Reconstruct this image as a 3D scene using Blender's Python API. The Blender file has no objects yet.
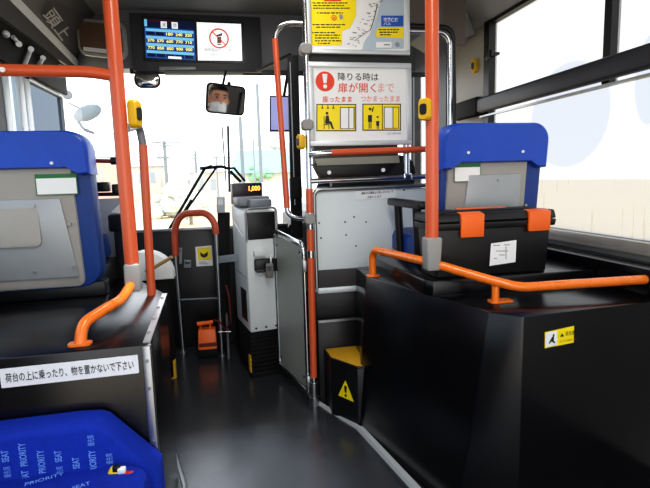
import bpy, bmesh, math, random
from mathutils import Vector, Matrix
random.seed(7)
C = bpy.context.scene.collection
V = Vector
PI = math.pi

# ------------------------------------------------------------------ camera
FPX = 490.0                                   # focal length in pixels of the 650 px wide frame
EYE = V((0.0, 0.0, 1.15))
F_ = V(((225 - 325) / FPX, (244 - 181) / FPX, 1.0)).normalized()       # bus axis in camera terms
xv = (432 - 325) / FPX
yv = (-F_.z - F_.x * xv) / F_.y
U_ = -V((xv, yv, 1.0)).normalized()                                     # up in camera terms
X_ = V((F_.y*U_.z - F_.z*U_.y, F_.z*U_.x - F_.x*U_.z, F_.x*U_.y - F_.y*U_.x))
if X_.x < 0: X_ = -X_
def ray(px, py):
    c = V(((px - 325) / FPX, (244 - py) / FPX, 1.0))
    return V((X_.dot(c), F_.dot(c), U_.dot(c)))
def PX(px, py, X): r = ray(px, py); return EYE + r * (X / r.x)
def PY(px, py, Y): r = ray(px, py); return EYE + r * (Y / r.y)
def PZ(px, py, Z): r = ray(px, py); return EYE + r * ((Z - EYE.z) / r.z)
def PP(px, py, p0, n): r = ray(px, py); return EYE + r * ((V(p0) - EYE).dot(n) / r.dot(n))

cam_d = bpy.data.cameras.new('camera'); cam_d.sensor_width = 36.0; cam_d.sensor_fit = 'HORIZONTAL'
cam_d.lens = FPX / 650 * 36.0; cam_d.clip_start = 0.02; cam_d.clip_end = 500
cam = bpy.data.objects.new('camera', cam_d); C.objects.link(cam)
right = V((X_.x, F_.x, U_.x)); up = V((X_.y, F_.y, U_.y)); fwd = V((X_.z, F_.z, U_.z))
m = Matrix.Identity(4)
for i in range(3):
    m[i][0] = right[i]; m[i][1] = up[i]; m[i][2] = -fwd[i]; m[i][3] = EYE[i]
cam.matrix_world = m
bpy.context.scene.camera = cam

# --------------------------------------------------------------- materials
def lin(c):
    return tuple((v / 255 / 12.92) if v / 255 <= 0.04045 else ((v / 255 + 0.055) / 1.055) ** 2.4 for v in c)
def mat(name, rgb, rough=0.5, metal=0.0, var=0.12, scale=18.0, bump=0.0, bscale=120.0, coat=0.0, emit=0.0, spec=0.5):
    mt = bpy.data.materials.new(name); mt.use_nodes = True
    nt = mt.node_tree; b = nt.nodes['Principled BSDF']
    col = lin(rgb)
    tc = nt.nodes.new('ShaderNodeTexCoord')
    nz = nt.nodes.new('ShaderNodeTexNoise'); nz.inputs['Scale'].default_value = scale; nz.inputs['Detail'].default_value = 4
    nt.links.new(tc.outputs['Object'], nz.inputs['Vector'])
    mx = nt.nodes.new('ShaderNodeMix'); mx.data_type = 'RGBA'
    mx.inputs[6].default_value = (*[c * (1 - var) for c in col], 1)
    mx.inputs[7].default_value = (*[min(1, c * (1 + var)) for c in col], 1)
    nt.links.new(nz.outputs['Fac'], mx.inputs[0]); nt.links.new(mx.outputs[2], b.inputs['Base Color'])
    mr = nt.nodes.new('ShaderNodeMapRange')
    mr.inputs[3].default_value = max(0.02, rough - 0.06); mr.inputs[4].default_value = min(1, rough + 0.06)
    nt.links.new(nz.outputs['Fac'], mr.inputs[0]); nt.links.new(mr.outputs[0], b.inputs['Roughness'])
    b.inputs['Metallic'].default_value = metal
    b.inputs['Specular IOR Level'].default_value = spec
    if coat: b.inputs['Coat Weight'].default_value = coat; b.inputs['Coat Roughness'].default_value = 0.1
    if emit: nt.links.new(mx.outputs[2], b.inputs['Emission Color']); b.inputs['Emission Strength'].default_value = emit
    if bump:
        n2 = nt.nodes.new('ShaderNodeTexNoise'); n2.inputs['Scale'].default_value = bscale
        nt.links.new(tc.outputs['Object'], n2.inputs['Vector'])
        bp = nt.nodes.new('ShaderNodeBump'); bp.inputs['Strength'].default_value = bump; bp.inputs['Distance'].default_value = 0.004
        nt.links.new(n2.outputs['Fac'], bp.inputs['Height']); nt.links.new(bp.outputs['Normal'], b.inputs['Normal'])
    return mt

ORANGE = mat('orange_coated_tube', (212, 94, 54), 0.32, coat=0.3, var=0.06)
ORANGE_B = mat('orange_coated_rail', (240, 122, 30), 0.28, coat=0.4, var=0.06)
ORANGE_P = mat('orange_plastic', (244, 110, 36), 0.45, var=0.05)
CHROME = mat('chrome_tube', (205, 208, 212), 0.18, metal=1.0, var=0.04)
STEEL = mat('brushed_steel', (170, 172, 174), 0.35, metal=1.0, var=0.06)
ALU = mat('pale_aluminium', (205, 210, 214), 0.4, metal=0.35, var=0.05)
CLAMP = mat('grey_clamp_plastic', (150, 148, 146), 0.5, var=0.05)
BLUE = mat('blue_vinyl', (32, 82, 196), 0.38, var=0.1, bump=0.15, bscale=300)
BLUE_D = mat('dark_blue_vinyl', (18, 62, 138), 0.45, var=0.1)
BLUE_F = mat('blue_seat_fabric', (22, 52, 168), 0.85, var=0.22, scale=60, bump=0.5, bscale=700, spec=0.2)
BLUE_T = mat('pale_blue_print', (112, 156, 238), 0.85, var=0.15, spec=0.2)
SHELL = mat('grey_seat_shell', (166, 162, 158), 0.45, var=0.08, scale=9)
SHELL2 = mat('grey_seat_plate', (164, 168, 172), 0.35, var=0.08, metal=0.2)
BLACK = mat('black_plastic', (20, 20, 23), 0.4, var=0.2)
BLACKBOX = mat('black_box_cover', (13, 13, 17), 0.2, var=0.2, scale=7, bump=0.05, bscale=500)
RUBBER = mat('black_rubber', (14, 14, 16), 0.7, var=0.2, spec=0.3)
DARK = mat('dark_grey_panel', (66, 68, 72), 0.5, var=0.1)
HEAD = mat('grey_header_panel', (112, 114, 122), 0.5, var=0.08)
DARK2 = mat('darker_grey_panel', (40, 41, 45), 0.5, var=0.12)
CEIL = mat('grey_ceiling_panel', (120, 120, 120), 0.6, var=0.06)
COVE = mat('grey_cove_panel', (84, 84, 86), 0.55, var=0.07)
WALLG = mat('warm_grey_wall_panel', (168, 165, 160), 0.5, var=0.06, scale=6)
DUCT = mat('grey_duct_panel', (150, 150, 152), 0.55, var=0.05)
PANEL = mat('pale_partition_panel', (218, 226, 228), 0.4, var=0.05, scale=5)
KICK = mat('dark_kick_band', (58, 56, 56), 0.6, var=0.1)
WHITE = mat('white_plastic', (236, 238, 238), 0.45, var=0.03)
PAPER = mat('white_print_paper', (240, 241, 242), 0.35, var=0.02)
YEL = mat('yellow_print', (250, 226, 20), 0.45, var=0.04)
YELB = mat('yellow_button_plastic', (226, 178, 16), 0.4, var=0.08)
YELSTEP = mat('yellow_step_tread', (200, 152, 30), 0.55, var=0.2, scale=30, bump=0.3, bscale=250)
YELFLOOR = mat('yellow_edge_marking', (214, 166, 34), 0.6, var=0.2)
RED = mat('red_print', (226, 62, 34), 0.45, var=0.04)
PINK = mat('pink_glare_red_print', (236, 150, 136), 0.45, var=0.04)  # pink print; on the sign, red letters paled by painted glare
INK = mat('black_print', (22, 22, 24), 0.5, var=0.1)
GREYINK = mat('grey_print', (150, 150, 156), 0.5, var=0.1)
GREEN = mat('green_print', (40, 116, 64), 0.5, var=0.06)
BLUEP = mat('blue_print', (36, 88, 186), 0.5, var=0.05)
MAPBLUE = mat('pale_blue_map_print', (184, 200, 214), 0.4, var=0.04)
FARE = mat('fare_box_enamel', (214, 218, 218), 0.35, var=0.04)
BEIGE = mat('pale_beige_lining', (186, 184, 170), 0.6, var=0.06)
SKIN = mat('skin', (206, 150, 122), 0.5, var=0.08, scale=30)
HAIR = mat('black_hair', (24, 20, 18), 0.5, var=0.3, scale=80)
UNIFORM = mat('navy_uniform_cloth', (40, 46, 66), 0.85, var=0.15, scale=60)
MASKC = mat('white_mask_cloth', (238, 240, 242), 0.8, var=0.04)
SCR_BLUE = mat('screen_blue', (24, 84, 160), 0.3, emit=0.7, var=0.1)
SCR_NAVY = mat('screen_navy', (8, 22, 58), 0.3, emit=0.6, var=0.1)
SCR_WHITE = mat('screen_white', (240, 244, 246), 0.3, emit=0.75, var=0.02)
SCR_LIGHT = mat('screen_light_blue', (120, 190, 226), 0.3, emit=0.7, var=0.1)
SCR_YEL = mat('screen_yellow', (250, 238, 150), 0.3, emit=0.8, var=0.05)
SCR_MAROON = mat('screen_maroon', (70, 14, 24), 0.3, emit=0.5, var=0.1)
SCR_RED = mat('screen_red', (214, 80, 62), 0.3, emit=0.6, var=0.05)
SCR_GREY = mat('screen_grey', (150, 154, 160), 0.3, emit=0.6, var=0.05)
SCR_VIOLET = mat('screen_violet', (150, 152, 206), 0.3, emit=0.5, var=0.1)
SCR_AMBER = mat('screen_amber', (255, 168, 70), 0.3, emit=2.2, var=0.05)
MIRROR = mat('mirror_glass', (225, 228, 230), 0.02, metal=1.0, var=0.01)
MIRROR_B = mat('brown_reflection_mirror', (128, 104, 88), 0.12, metal=0.3, var=0.12, scale=5)  # brown reflection put into the glass colour
LAMP = mat('lamp_lens', (250, 250, 250), 0.3, emit=0.6)

def floor_mat():
    mt = mat('charcoal_vinyl_floor', (48, 50, 53), 0.2, var=0.25, scale=5, spec=0.8, bump=0.05, bscale=420)
    return mt
FLOOR = floor_mat()

def glass(name, tint, gloss=0.06):
    mt = bpy.data.materials.new(name); mt.use_nodes = True
    nt = mt.node_tree; nt.nodes.remove(nt.nodes['Principled BSDF'])
    out = nt.nodes['Material Output']
    t = nt.nodes.new('ShaderNodeBsdfTransparent'); t.inputs[0].default_value = (*tint, 1)
    g = nt.nodes.new('ShaderNodeBsdfGlossy'); g.inputs['Roughness'].default_value = 0.02
    fr = nt.nodes.new('ShaderNodeLayerWeight'); fr.inputs[0].default_value = 0.25
    mu = nt.nodes.new('ShaderNodeMath'); mu.operation = 'MULTIPLY'; mu.inputs[1].default_value = gloss * 4
    mx = nt.nodes.new('ShaderNodeMixShader')
    nt.links.new(fr.outputs['Facing'], mu.inputs[0]); nt.links.new(mu.outputs[0], mx.inputs[0])
    nt.links.new(t.outputs[0], mx.inputs[1]); nt.links.new(g.outputs[0], mx.inputs[2])
    nt.links.new(mx.outputs[0], out.inputs[0])
    return mt
GLASS = glass('clear_window_glass', (0.97, 0.98, 0.98))
GLASS_T = glass('blue_tinted_door_glass', (0.045, 0.07, 0.10))
GLASS_L = glass('lightly_tinted_glass', (0.42, 0.50, 0.55))

def fogged():
    """condensation on the side glass: milky film with wiped round patches and drip streaks (object space)"""
    mt = bpy.data.materials.new('fogged_window_glass'); mt.use_nodes = True
    nt = mt.node_tree; nt.nodes.remove(nt.nodes['Principled BSDF'])
    L = nt.links.new; N = nt.nodes.new
    out = nt.nodes['Material Output']
    geo = N('ShaderNodeNewGeometry'); sep = N('ShaderNodeSeparateXYZ'); L(geo.outputs['Position'], sep.inputs[0])
    def ell(y, z, a, b, soft=0.08):
        def mth(op, x, v):
            n = N('ShaderNodeMath'); n.operation = op
            for i, q in enumerate((x, v)):
                if q is None: continue
                if isinstance(q, (int, float)): n.inputs[i].default_value = q
                else: L(q, n.inputs[i])
            return n.outputs[0]
        u = mth('DIVIDE', mth('SUBTRACT', sep.outputs[1], y), a)
        w = mth('DIVIDE', mth('SUBTRACT', sep.outputs[2], z), b)
        d = mth('ADD', mth('MULTIPLY', u, u), mth('MULTIPLY', w, w))
        r = N('ShaderNodeMapRange'); L(d, r.inputs[0])
        r.inputs[1].default_value = 1 - soft; r.inputs[2].default_value = 1 + soft
        r.inputs[3].default_value = 1; r.inputs[4].default_value = 0
        return r.outputs[0]
    WRX = 1.58
    pa, pb, pt, pb2 = PX(531, 118, WRX), PX(612, 100, WRX), PX(566, 62, WRX), PX(568, 168, WRX)
    e1 = ell((pa.y + pb.y) / 2, (pt.z + pb2.z) / 2, abs(pa.y - pb.y) / 2, (pt.z - pb2.z) / 2)
    q1, q2 = PX(633, 112, WRX), PX(670, 60, WRX)
    e2 = ell((q1.y + q2.y) / 2, (q1.z + q2.z) / 2 + .03, abs(q1.y - q2.y) / 2, .17)
    mxm = N('ShaderNodeMath'); mxm.operation = 'MAXIMUM'; L(e1, mxm.inputs[0]); L(e2, mxm.inputs[1])
    tc = N('ShaderNodeMapping'); tc.inputs['Scale'].default_value = (1, 30, 2.5); L(geo.outputs['Position'], tc.inputs[0])
    nz = N('ShaderNodeTexNoise'); nz.inputs['Scale'].default_value = 1.6; L(tc.outputs[0], nz.inputs['Vector'])
    st = N('ShaderNodeMapRange'); L(nz.outputs['Fac'], st.inputs[0])
    st.inputs[1].default_value = 0.62; st.inputs[2].default_value = 0.78; st.inputs[3].default_value = 0; st.inputs[4].default_value = 0.35
    tr = N('ShaderNodeBsdfTransparent')
    tint = N('ShaderNodeMix'); tint.data_type = 'RGBA'
    tint.inputs[6].default_value = (0.40, 0.40, 0.40, 1); tint.inputs[7].default_value = (0.315, 0.325, 0.34, 1)
    L(mxm.outputs[0], tint.inputs[0]); L(tint.outputs[2], tr.inputs[0])
    tl = N('ShaderNodeBsdfTranslucent'); tl.inputs[0].default_value = (0.52, 0.53, 0.54, 1)
    fac = N('ShaderNodeMath'); fac.operation = 'SUBTRACT'; fac.inputs[0].default_value = 0.45
    L(st.outputs[0], fac.inputs[1])
    f2 = N('ShaderNodeMath'); f2.operation = 'MULTIPLY'
    inv = N('ShaderNodeMath'); inv.operation = 'SUBTRACT'; inv.inputs[0].default_value = 1; L(mxm.outputs[0], inv.inputs[1])
    L(fac.outputs[0], f2.inputs[0]); L(inv.outputs[0], f2.inputs[1])
    mx = N('ShaderNodeMixShader'); L(f2.outputs[0], mx.inputs[0]); L(tr.outputs[0], mx.inputs[1]); L(tl.outputs[0], mx.inputs[2])
    L(mx.outputs[0], out.inputs[0])
    return mt
FOG = fogged()

# ----------------------------------------------------------- mesh building
WM = {}
def basis(d):
    d = d.normalized(); a = V((0, 0, 1)) if abs(d.z) < 0.9 else V((1, 0, 0))
    s = d.cross(a).normalized(); return s, s.cross(d).normalized()
def fillet(pts, r, n=6):
    pts = [V(p) for p in pts]; out = [pts[0]]
    for i in range(1, len(pts) - 1):
        p = pts[i]; a = pts[i - 1] - p; b = pts[i + 1] - p
        rr = min(r, a.length * 0.49, b.length * 0.49)
        p0 = p + a.normalized() * rr; p1 = p + b.normalized() * rr
        for k in range(n + 1):
            t = k / n; out.append(p0 * (1 - t) ** 2 + p * 2 * t * (1 - t) + p1 * t * t)
    out.append(pts[-1]); return out
def bez(a, b, c, n=14): return [a * (1 - k / n) ** 2 + b * 2 * (k / n) * (1 - k / n) + c * (k / n) ** 2 for k in range(n + 1)]
def rr_outline(w, h, r, n=5):
    """rounded rectangle centred on 0, counter-clockwise"""
    r = min(r, w / 2 - 1e-5, h / 2 - 1e-5); o = []
    for cx, cy, a0 in ((w/2 - r, h/2 - r, 0), (-w/2 + r, h/2 - r, 90), (-w/2 + r, -h/2 + r, 180), (w/2 - r, -h/2 + r, 270)):
        for k in range(n + 1):
            a = math.radians(a0 + 90 * k / n); o.append((cx + r * math.cos(a), cy + r * math.sin(a)))
    return o

class MB:
    def __init__(s): s.bm = bmesh.new()
    def _faces(s, vs, faces, mi):
        bv = [s.bm.verts.new(v) for v in vs]; fs = []
        for f in faces:
            try: q = s.bm.faces.new([bv[i] for i in f])
            except ValueError: continue
            q.material_index = mi; fs.append(q)
        return bv, fs
    def hexa(s, p, mi=0, bev=0.0, seg=2):
        """p: 4 bottom + 4 top corners"""
        bv, fs = s._faces([V(q) for q in p], [(0,3,2,1),(4,5,6,7),(0,1,5,4),(1,2,6,5),(2,3,7,6),(3,0,4,7)], mi)
        if bev:
            es = list({e for f in fs for e in f.edges})
            bmesh.ops.bevel(s.bm, geom=es, offset=bev, segments=seg, affect='EDGES', profile=0.5, material=mi)
        return s
    def box(s, x0, x1, y0, y1, z0, z1, mi=0, bev=0.0, seg=2):
        return s.hexa([(x0,y0,z0),(x1,y0,z0),(x1,y1,z0),(x0,y1,z0),(x0,y0,z1),(x1,y0,z1),(x1,y1,z1),(x0,y1,z1)], mi, bev, seg)
    def tube(s, pts, r, mi=0, n=14, cap=True):
        pts = [V(p) for p in pts]; rs = r if isinstance(r, (list, tuple)) else [r] * len(pts)
        rings = []; prev = None
        for i, p in enumerate(pts):
            d = (pts[min(i + 1, len(pts) - 1)] - pts[max(i - 1, 0)]).normalized()
            if prev is None: a, b = basis(d)
            else:
                a = (prev - d * prev.dot(d)).normalized(); b = a.cross(d)
            prev = a
            rings.append([s.bm.verts.new(p + (a * math.cos(2*PI*k/n) + b * math.sin(2*PI*k/n)) * rs[i]) for k in range(n)])
        for i in range(len(rings) - 1):
            for k in range(n):
                f = s.bm.faces.new([rings[i][k], rings[i][(k+1) % n], rings[i+1][(k+1) % n], rings[i+1][k]]); f.material_index = mi
        if cap:
            for rg in (list(reversed(rings[0])), rings[-1]):
                f = s.bm.faces.new(rg); f.material_index = mi
        return s
    def cyl(s, a, b, r, mi=0, n=20, r2=None): return s.tube([a, b], [r, r if r2 is None else r2], mi, n)
    def loft(s, sections, mi=0):
        """sections: lists of equal-length rings of 3-D points; caps both ends"""
        rg = [[s.bm.verts.new(V(p)) for p in sec] for sec in sections]; n = len(rg[0])
        for i in range(len(rg) - 1):
            for k in range(n):
                f = s.bm.faces.new([rg[i][k], rg[i][(k+1) % n], rg[i+1][(k+1) % n], rg[i+1][k]]); f.material_index = mi
        for r in (list(reversed(rg[0])), rg[-1]):
            f = s.bm.faces.new(r); f.material_index = mi
        return s
    def slab(s, outline, o, u, v, t, mi=0, bev=0.0):
        """2-D outline placed at origin o with axes u, v, thickness t along u x v; bev rounds the front rim"""
        o, u, v = V(o), V(u).normalized(), V(v).normalized(); n = u.cross(v)
        def ring(k, d): 
            cx = sum(p[0] for p in outline) / len(outline); cy = sum(p[1] for p in outline) / len(outline)
            mx = max(abs(p[0] - cx) for p in outline); my = max(abs(p[1] - cy) for p in outline)
            fx = (mx - k) / mx; fy = (my - k) / my
            return [o + u * (cx + (p[0] - cx) * fx) + v * (cy + (p[1] - cy) * fy) + n * d for p in outline]
        secs = [ring(0, 0)]
        if bev: secs += [ring(0, t - bev), ring(bev * 0.3, t - bev * 0.3), ring(bev, t)]
        else: secs += [ring(0, t)]
        return s.loft(secs, mi)
    def prism(s, bot, top, mi=0, bev=0.0):
        n = len(bot)
        bv, fs = s._faces([V(p) for p in bot] + [V(p) for p in top],
                          [tuple(reversed(range(n))), tuple(range(n, 2*n))] + [(i, (i+1) % n, n + (i+1) % n, n + i) for i in range(n)], mi)
        if bev:
            es = list({e for f in fs for e in f.edges})
            bmesh.ops.bevel(s.bm, geom=es, offset=bev, segments=2, affect='EDGES', profile=0.5, material=mi)
        return s
    def poly(s, pts, mi=0):
        s._faces([V(p) for p in pts], [tuple(range(len(pts)))], mi); return s
    def disc(s, c, u, v, r, mi=0, n=24, r2=None):
        c, u, v = V(c), V(u), V(v)
        return s.poly([c + u * (r * math.cos(2*PI*k/n)) + v * ((r2 or r) * math.sin(2*PI*k/n)) for k in range(n)], mi)
    def ring(s, c, u, v, r0, r1, mi=0, n=28):
        c, u, v = V(c), V(u), V(v)
        p = lambda r, k: c + u * (r * math.cos(2*PI*k/n)) + v * (r * math.sin(2*PI*k/n))
        for k in range(n): s.poly([p(r0, k), p(r1, k), p(r1, k+1), p(r0, k+1)], mi)
        return s
    def ball(s, c, r, mi=0, sc=(1, 1, 1), nu=16, nv=10):
        secs = []
        for j in range(1, nv):
            a = PI * j / nv
            secs.append([V(c) + V((r * sc[0] * math.sin(a) * math.cos(2*PI*k/nu), r * sc[1] * math.sin(a) * math.sin(2*PI*k/nu), -r * sc[2] * math.cos(a))) for k in range(nu)])
        return s.loft(secs, mi)
    def text(s, body, o, u, v, w=None, h=None, mi=0, bold=0.0):
        """lettering as flat mesh: lower-left corner at o, width w along u, height h along v"""
        o, u, v = V(o), V(u).normalized(), V(v).normalized()
        cu = bpy.data.curves.new('lettering', 'FONT'); cu.body = body; cu.offset = bold; cu.resolution_u = 3
        ob = bpy.data.objects.new('lettering', cu); C.objects.link(ob)
        me = bpy.data.meshes.new_from_object(ob.evaluated_get(bpy.context.evaluated_depsgraph_get()))
        xs = [q.co.x for q in me.vertices]; ys = [q.co.y for q in me.vertices]
        x0, x1, y0, y1 = min(xs), max(xs), min(ys), max(ys)
        sx = w / (x1 - x0) if w else None; sy = h / (y1 - y0) if h else None
        sx = sx or sy; sy = sy or sx
        vs = [s.bm.verts.new(o + u * ((q.co.x - x0) * sx) + v * ((q.co.y - y0) * sy)) for q in me.vertices]
        for p in me.polygons:
            try: f = s.bm.faces.new([vs[i] for i in p.vertices]); f.material_index = mi
            except ValueError: pass
        bpy.data.objects.remove(ob); bpy.data.curves.remove(cu); bpy.data.meshes.remove(me)
        return s
    def build(s, name, mats, parent=None, local=False, smooth=True, flat=False):
        bm = s.bm
        if not flat: bmesh.ops.recalc_face_normals(bm, faces=bm.faces)
        me = bpy.data.meshes.new(name); ob = bpy.data.objects.new(name, me); C.objects.link(ob)
        if parent is not None:
            ob.parent = parent; W = WM[parent.name]
            if not local: bmesh.ops.transform(bm, matrix=W.inverted(), verts=bm.verts)
            WM[ob.name] = W
        else:
            xs = [q.co for q in bm.verts]
            c = V(((min(p.x for p in xs) + max(p.x for p in xs)) / 2, (min(p.y for p in xs) + max(p.y for p in xs)) / 2, min(p.z for p in xs)))
            bmesh.ops.translate(bm, vec=-c, verts=bm.verts); ob.location = c; WM[ob.name] = Matrix.Translation(c)
        bm.to_mesh(me); bm.free()
        for q in (mats if isinstance(mats, (list, tuple)) else [mats]): me.materials.append(q)
        if smooth:
            for p in me.polygons: p.use_smooth = True
            me.set_sharp_from_angle(angle=math.radians(38))
        return ob
def tag(o, label=None, cat=None, group=None, kind=None):
    if label: o['label'] = label
    if cat: o['category'] = cat
    if group: o['group'] = group
    if kind: o['kind'] = kind
    return o
def thing(name, label, cat, loc=(0, 0, 0), rotz=0.0, group=None):
    o = bpy.data.objects.new(name, None); C.objects.link(o); o.empty_display_size = 0.05
    o.location = loc; o.rotation_euler = (0, 0, rotz)
    WM[o.name] = Matrix.Translation(V(loc)) @ Matrix.Rotation(rotz, 4, 'Z')
    return tag(o, label, cat, group)
def copy_tree(o, parent=None):
    c = o.copy(); C.objects.link(c); c.parent = parent
    for ch in list(o.children): copy_tree(ch, c)
    return c
def struct(o): o['kind'] = 'structure'; return o
EX, EY, EZ = V((1, 0, 0)), V((0, 1, 0)), V((0, 0, 1))

# --------------------------------------------------------------- the shell
WL, WR, ZC = -0.98, 1.56, 2.25            # side walls and ceiling
YB, YF, YH = -1.6, 3.92, 3.50             # open rear end, windscreen, front header face
struct(MB().box(WL - 0.05, WR + 0.05, YB, 3.6, -0.06, 0.0).build('floor', FLOOR))
struct(MB().box(WL - 0.05, WR + 0.05, YB, 4.0, ZC, ZC + 0.05).build('ceiling', CEIL))
# ground outside
mbg = MB(); mbg.poly([(-60, -40, -0.35), (60, -40, -0.35), (60, 90, -0.35), (-60, 90, -0.35)])
GROUND = mat('pale_asphalt_ground', (226, 206, 172), 0.9, var=0.12, scale=0.6, spec=0.1)
struct(mbg.build('ground', GROUND))

# right wall: lower panel, pillar, window strip (positions read at the wall plane)
def wy(px, py): return PX(px, py, WR).y
def wz(px, py): return PX(px, py, WR).z
ZS, ZT = wz(600, 235), wz(505, 12)            # window sill and head heights
YW0, YW1 = wy(487, 70), wy(455, 70)           # pillar edges
YDV = wy(610, 30)
mb = MB()
mb.box(WR, WR + 0.05, YB, 3.9, 0.0, ZS)
mb.box(WR, WR + 0.05, YB, 3.9, ZT, ZC)
mb.box(WR, WR + 0.05, YW0, YW1 + 0.12, ZS, ZT)
mb.box(WR, WR + 0.05, 3.88, 3.9, ZS, ZT)
struct(mb.build('wall_right', WALLG))
mb = MB(); mb.poly([(WR + 0.02, YB, ZS - .01), (WR + 0.02, YW0, ZS - .01), (WR + 0.02, YW0, ZT), (WR + 0.02, YB, ZT)])
w2 = struct(mb.build('window_2', FOG))
mb = MB()
mb.box(WR - 0.02, WR + 0.03, YW0 - 0.055, YW0 + .005, ZS, ZT)
mb.box(WR - 0.012, WR + 0.03, YDV - 0.02, YDV + 0.02, 1.50, ZT)
mb.box(WR - 0.012, WR + 0.03, YB, YW0, ZT - .02, ZT + .005)
mb.build('window_frame', BLACK, w2)
mb = MB(); mb.box(WR - 0.03, WR + 0.02, YB, YW0, ZS - .05, ZS, 0, 0.004); mb.build('window_sill', mat('aluminium_sill', (176, 170, 160), 0.4, metal=0.3), w2)
yl, zl = wy(497, 54), wz(497, 54)
mb = MB(); mb.box(WR - 0.05, WR - 0.03, yl - .02, yl + .02, zl - .015, zl + .02, 0, 0.003); mb.box(WR - 0.065, WR - 0.05, yl - .013, yl + .013, zl - .035, zl + .035, 0, 0.004)
mb.box(WR - 0.05, WR + 0.01, yl - .012, yl + .06, zl - .006, zl + .008)
mb.build('window_latch', BLACK, w2)
# driver side window
mb = MB(); mb.poly([(WR + 0.02, YW1 + .12, 0.905), (WR + 0.02, 3.86, 0.905), (WR + 0.02, 3.86, ZT), (WR + 0.02, YW1 + .12, ZT)])
w3 = struct(mb.build('window_3', GLASS))
mb = MB()
for y in (YW1 + .12, 3.86): mb.box(WR - 0.02, WR + 0.03, y, y + 0.035, 0.905, ZT)
mb.build('window_frame', BLACK, w3)
# right ceiling cove and duct
mb = MB()
yd = wy(476, 35)
mb.prism([(WR, YB, ZT), (WR, YB, ZC), (1.16, YB, ZC), (WR - .02, YB, ZT)], [(WR, yd, ZT), (WR, yd, ZC), (1.16, yd, ZC), (WR - .02, yd, ZT)])
struct(mb.build('trim_1', DUCT))
mb = MB()
y0 = PX(476, 35, WR - .06).y
q = [PY(*p, y0) for p in ((450, 40), (476, 35), (468, 13), (458, -22), (428, -22), (430, 28))]
mb.prism([V((p.x, y0, p.z)) for p in q], [V((p.x, y0 + .35, p.z)) for p in q], 0, .006)
struct(mb.build('trim_2', mat('mid_grey_duct_end', (118, 118, 120), .5)))
# dark upper panel over the partition gap
# left wall
mb = MB()
mb.box(WL - 0.05, WL, YB, 2.42, 0.0, 0.9); mb.box(WL - 0.05, WL, YB, 3.46, 1.74, ZC); mb.box(WL - 0.05, WL, 3.46, 3.95, 1.95, ZC)
mb.box(WL - 0.05, WL, 2.34, 2.58, 0.0, 1.75)
struct(mb.build('wall_left', DARK2))
mb = MB(); mb.poly([(WL - 0.02, YB, 0.9), (WL - 0.02, 2.34, 0.9), (WL - 0.02, 2.34, 1.74), (WL - 0.02, YB, 1.74)]); w4 = struct(mb.build('window_4', GLASS_L))
mb = MB(); mb.box(WL - 0.03, WL + 0.02, YB, 2.35, 0.88, 0.92); mb.build('window_frame', BLACK, w4)
mb = MB(); mb.box(WL - 0.03, WL + 0.02, YB, 2.35, 1.71, 1.75); mb.build('window_frame', BLACK, w4)
# front entrance door in the left wall: two glazed leaves with pale frames
d1 = struct(MB().box(WL - 0.035, WL - 0.005, 2.58, 3.46, 1.72, 1.76).build('door_1', ALU))
for y0, y1, sw, gm in ((2.58, 2.83, .07, GLASS_L), (2.84, 3.46, .075, GLASS_T)):
    mb = MB()
    mb.box(WL - 0.03, WL + 0.005, y0, y0 + sw, 0.0, 1.74, 0, 0.004); mb.box(WL - 0.03, WL + 0.005, y1 - (.07 if y0 < 2.7 else .012), y1, 0.0, 1.74, 0, 0.004)
    mb.box(WL - 0.03, WL + 0.005, y0, y1, 0.0, 0.14, 0, 0.004); mb.box(WL - 0.03, WL + 0.005, y0, y1, 1.70, 1.74, 0, 0.004)
    lf = mb.build('door_leaf', ALU, d1)
    mb = MB(); mb.poly([(WL - 0.012, y0 + .02, 0.1), (WL - 0.012, y1 - .01, 0.1), (WL - 0.012, y1 - .01, 1.72), (WL - 0.012, y0 + .02, 1.72)]); mb.build('door_pane', gm, lf)
# left cove: sloping panel, pale strip, dark band
S0, S1 = PX(13, 0, WL), PX(76, 64, WL)
sz = lambda y: S0.z + (S1.z - S0.z) * (max(y, 2.3) - S0.y) / (S1.y - S0.y)
cv = [(y, sz(y)) for y in (YB, 2.3, 3.9)]
CX = -0.77
mb = MB()
for (ya, za), (yb, zb) in zip(cv[:-1], cv[1:]):
    mb.prism([(WL, ya, za), (CX, ya, ZC), (WL, ya, ZC)], [(WL, yb, zb), (CX, yb, ZC), (WL, yb, ZC)])
cove = struct(mb.build('trim_3', COVE))
mb = MB()
for (ya, za), (yb, zb) in zip(cv[:-1], cv[1:]):
    mb.hexa([(WL, ya, za - .03), (WL + .014, ya, za - .03), (WL + .014, yb, zb - .03), (WL, yb, zb - .03), (WL, ya, za + .016), (WL + .024, ya, za + .016), (WL + .024, yb, zb + .016), (WL, yb, zb + .016)])
struct(mb.build('trim_4', mat('white_trim_strip', (236, 240, 242), 0.35, var=0.03)))
struct(MB().box(WL, WL + 0.010, YB, 3.9, 1.93, 2.08).build('trim_5', COVE))
# lettering on the cove
c0, c1, c2 = V((WL, 2.6, sz(2.6))), V((WL, 3.6, sz(3.6))), V((CX, 3.6, ZC))
cu_ = (c1 - c0).normalized(); cn = cu_.cross(V((CX, 2.6, ZC)) - c0).normalized()
if cn.z > 0: cn = -cn
a, b = PP(41, 15, c0, cn), PP(61, 41, c0, cn)
cw = (b - a).normalized(); cv_ = cw.cross(cn)
if cv_.z < 0: cv_ = -cv_
mb = MB(); mb.text('頭上', a, cw, cv_, w=(b - a).length, h=0.085, bold=0.01)
bmesh.ops.translate(mb.bm, vec=cn * 0.004, verts=mb.bm.verts)
mb.build('lettering', mat('pale_print', (170, 172, 174), 0.5), cove, flat=True, smooth=False)

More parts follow.
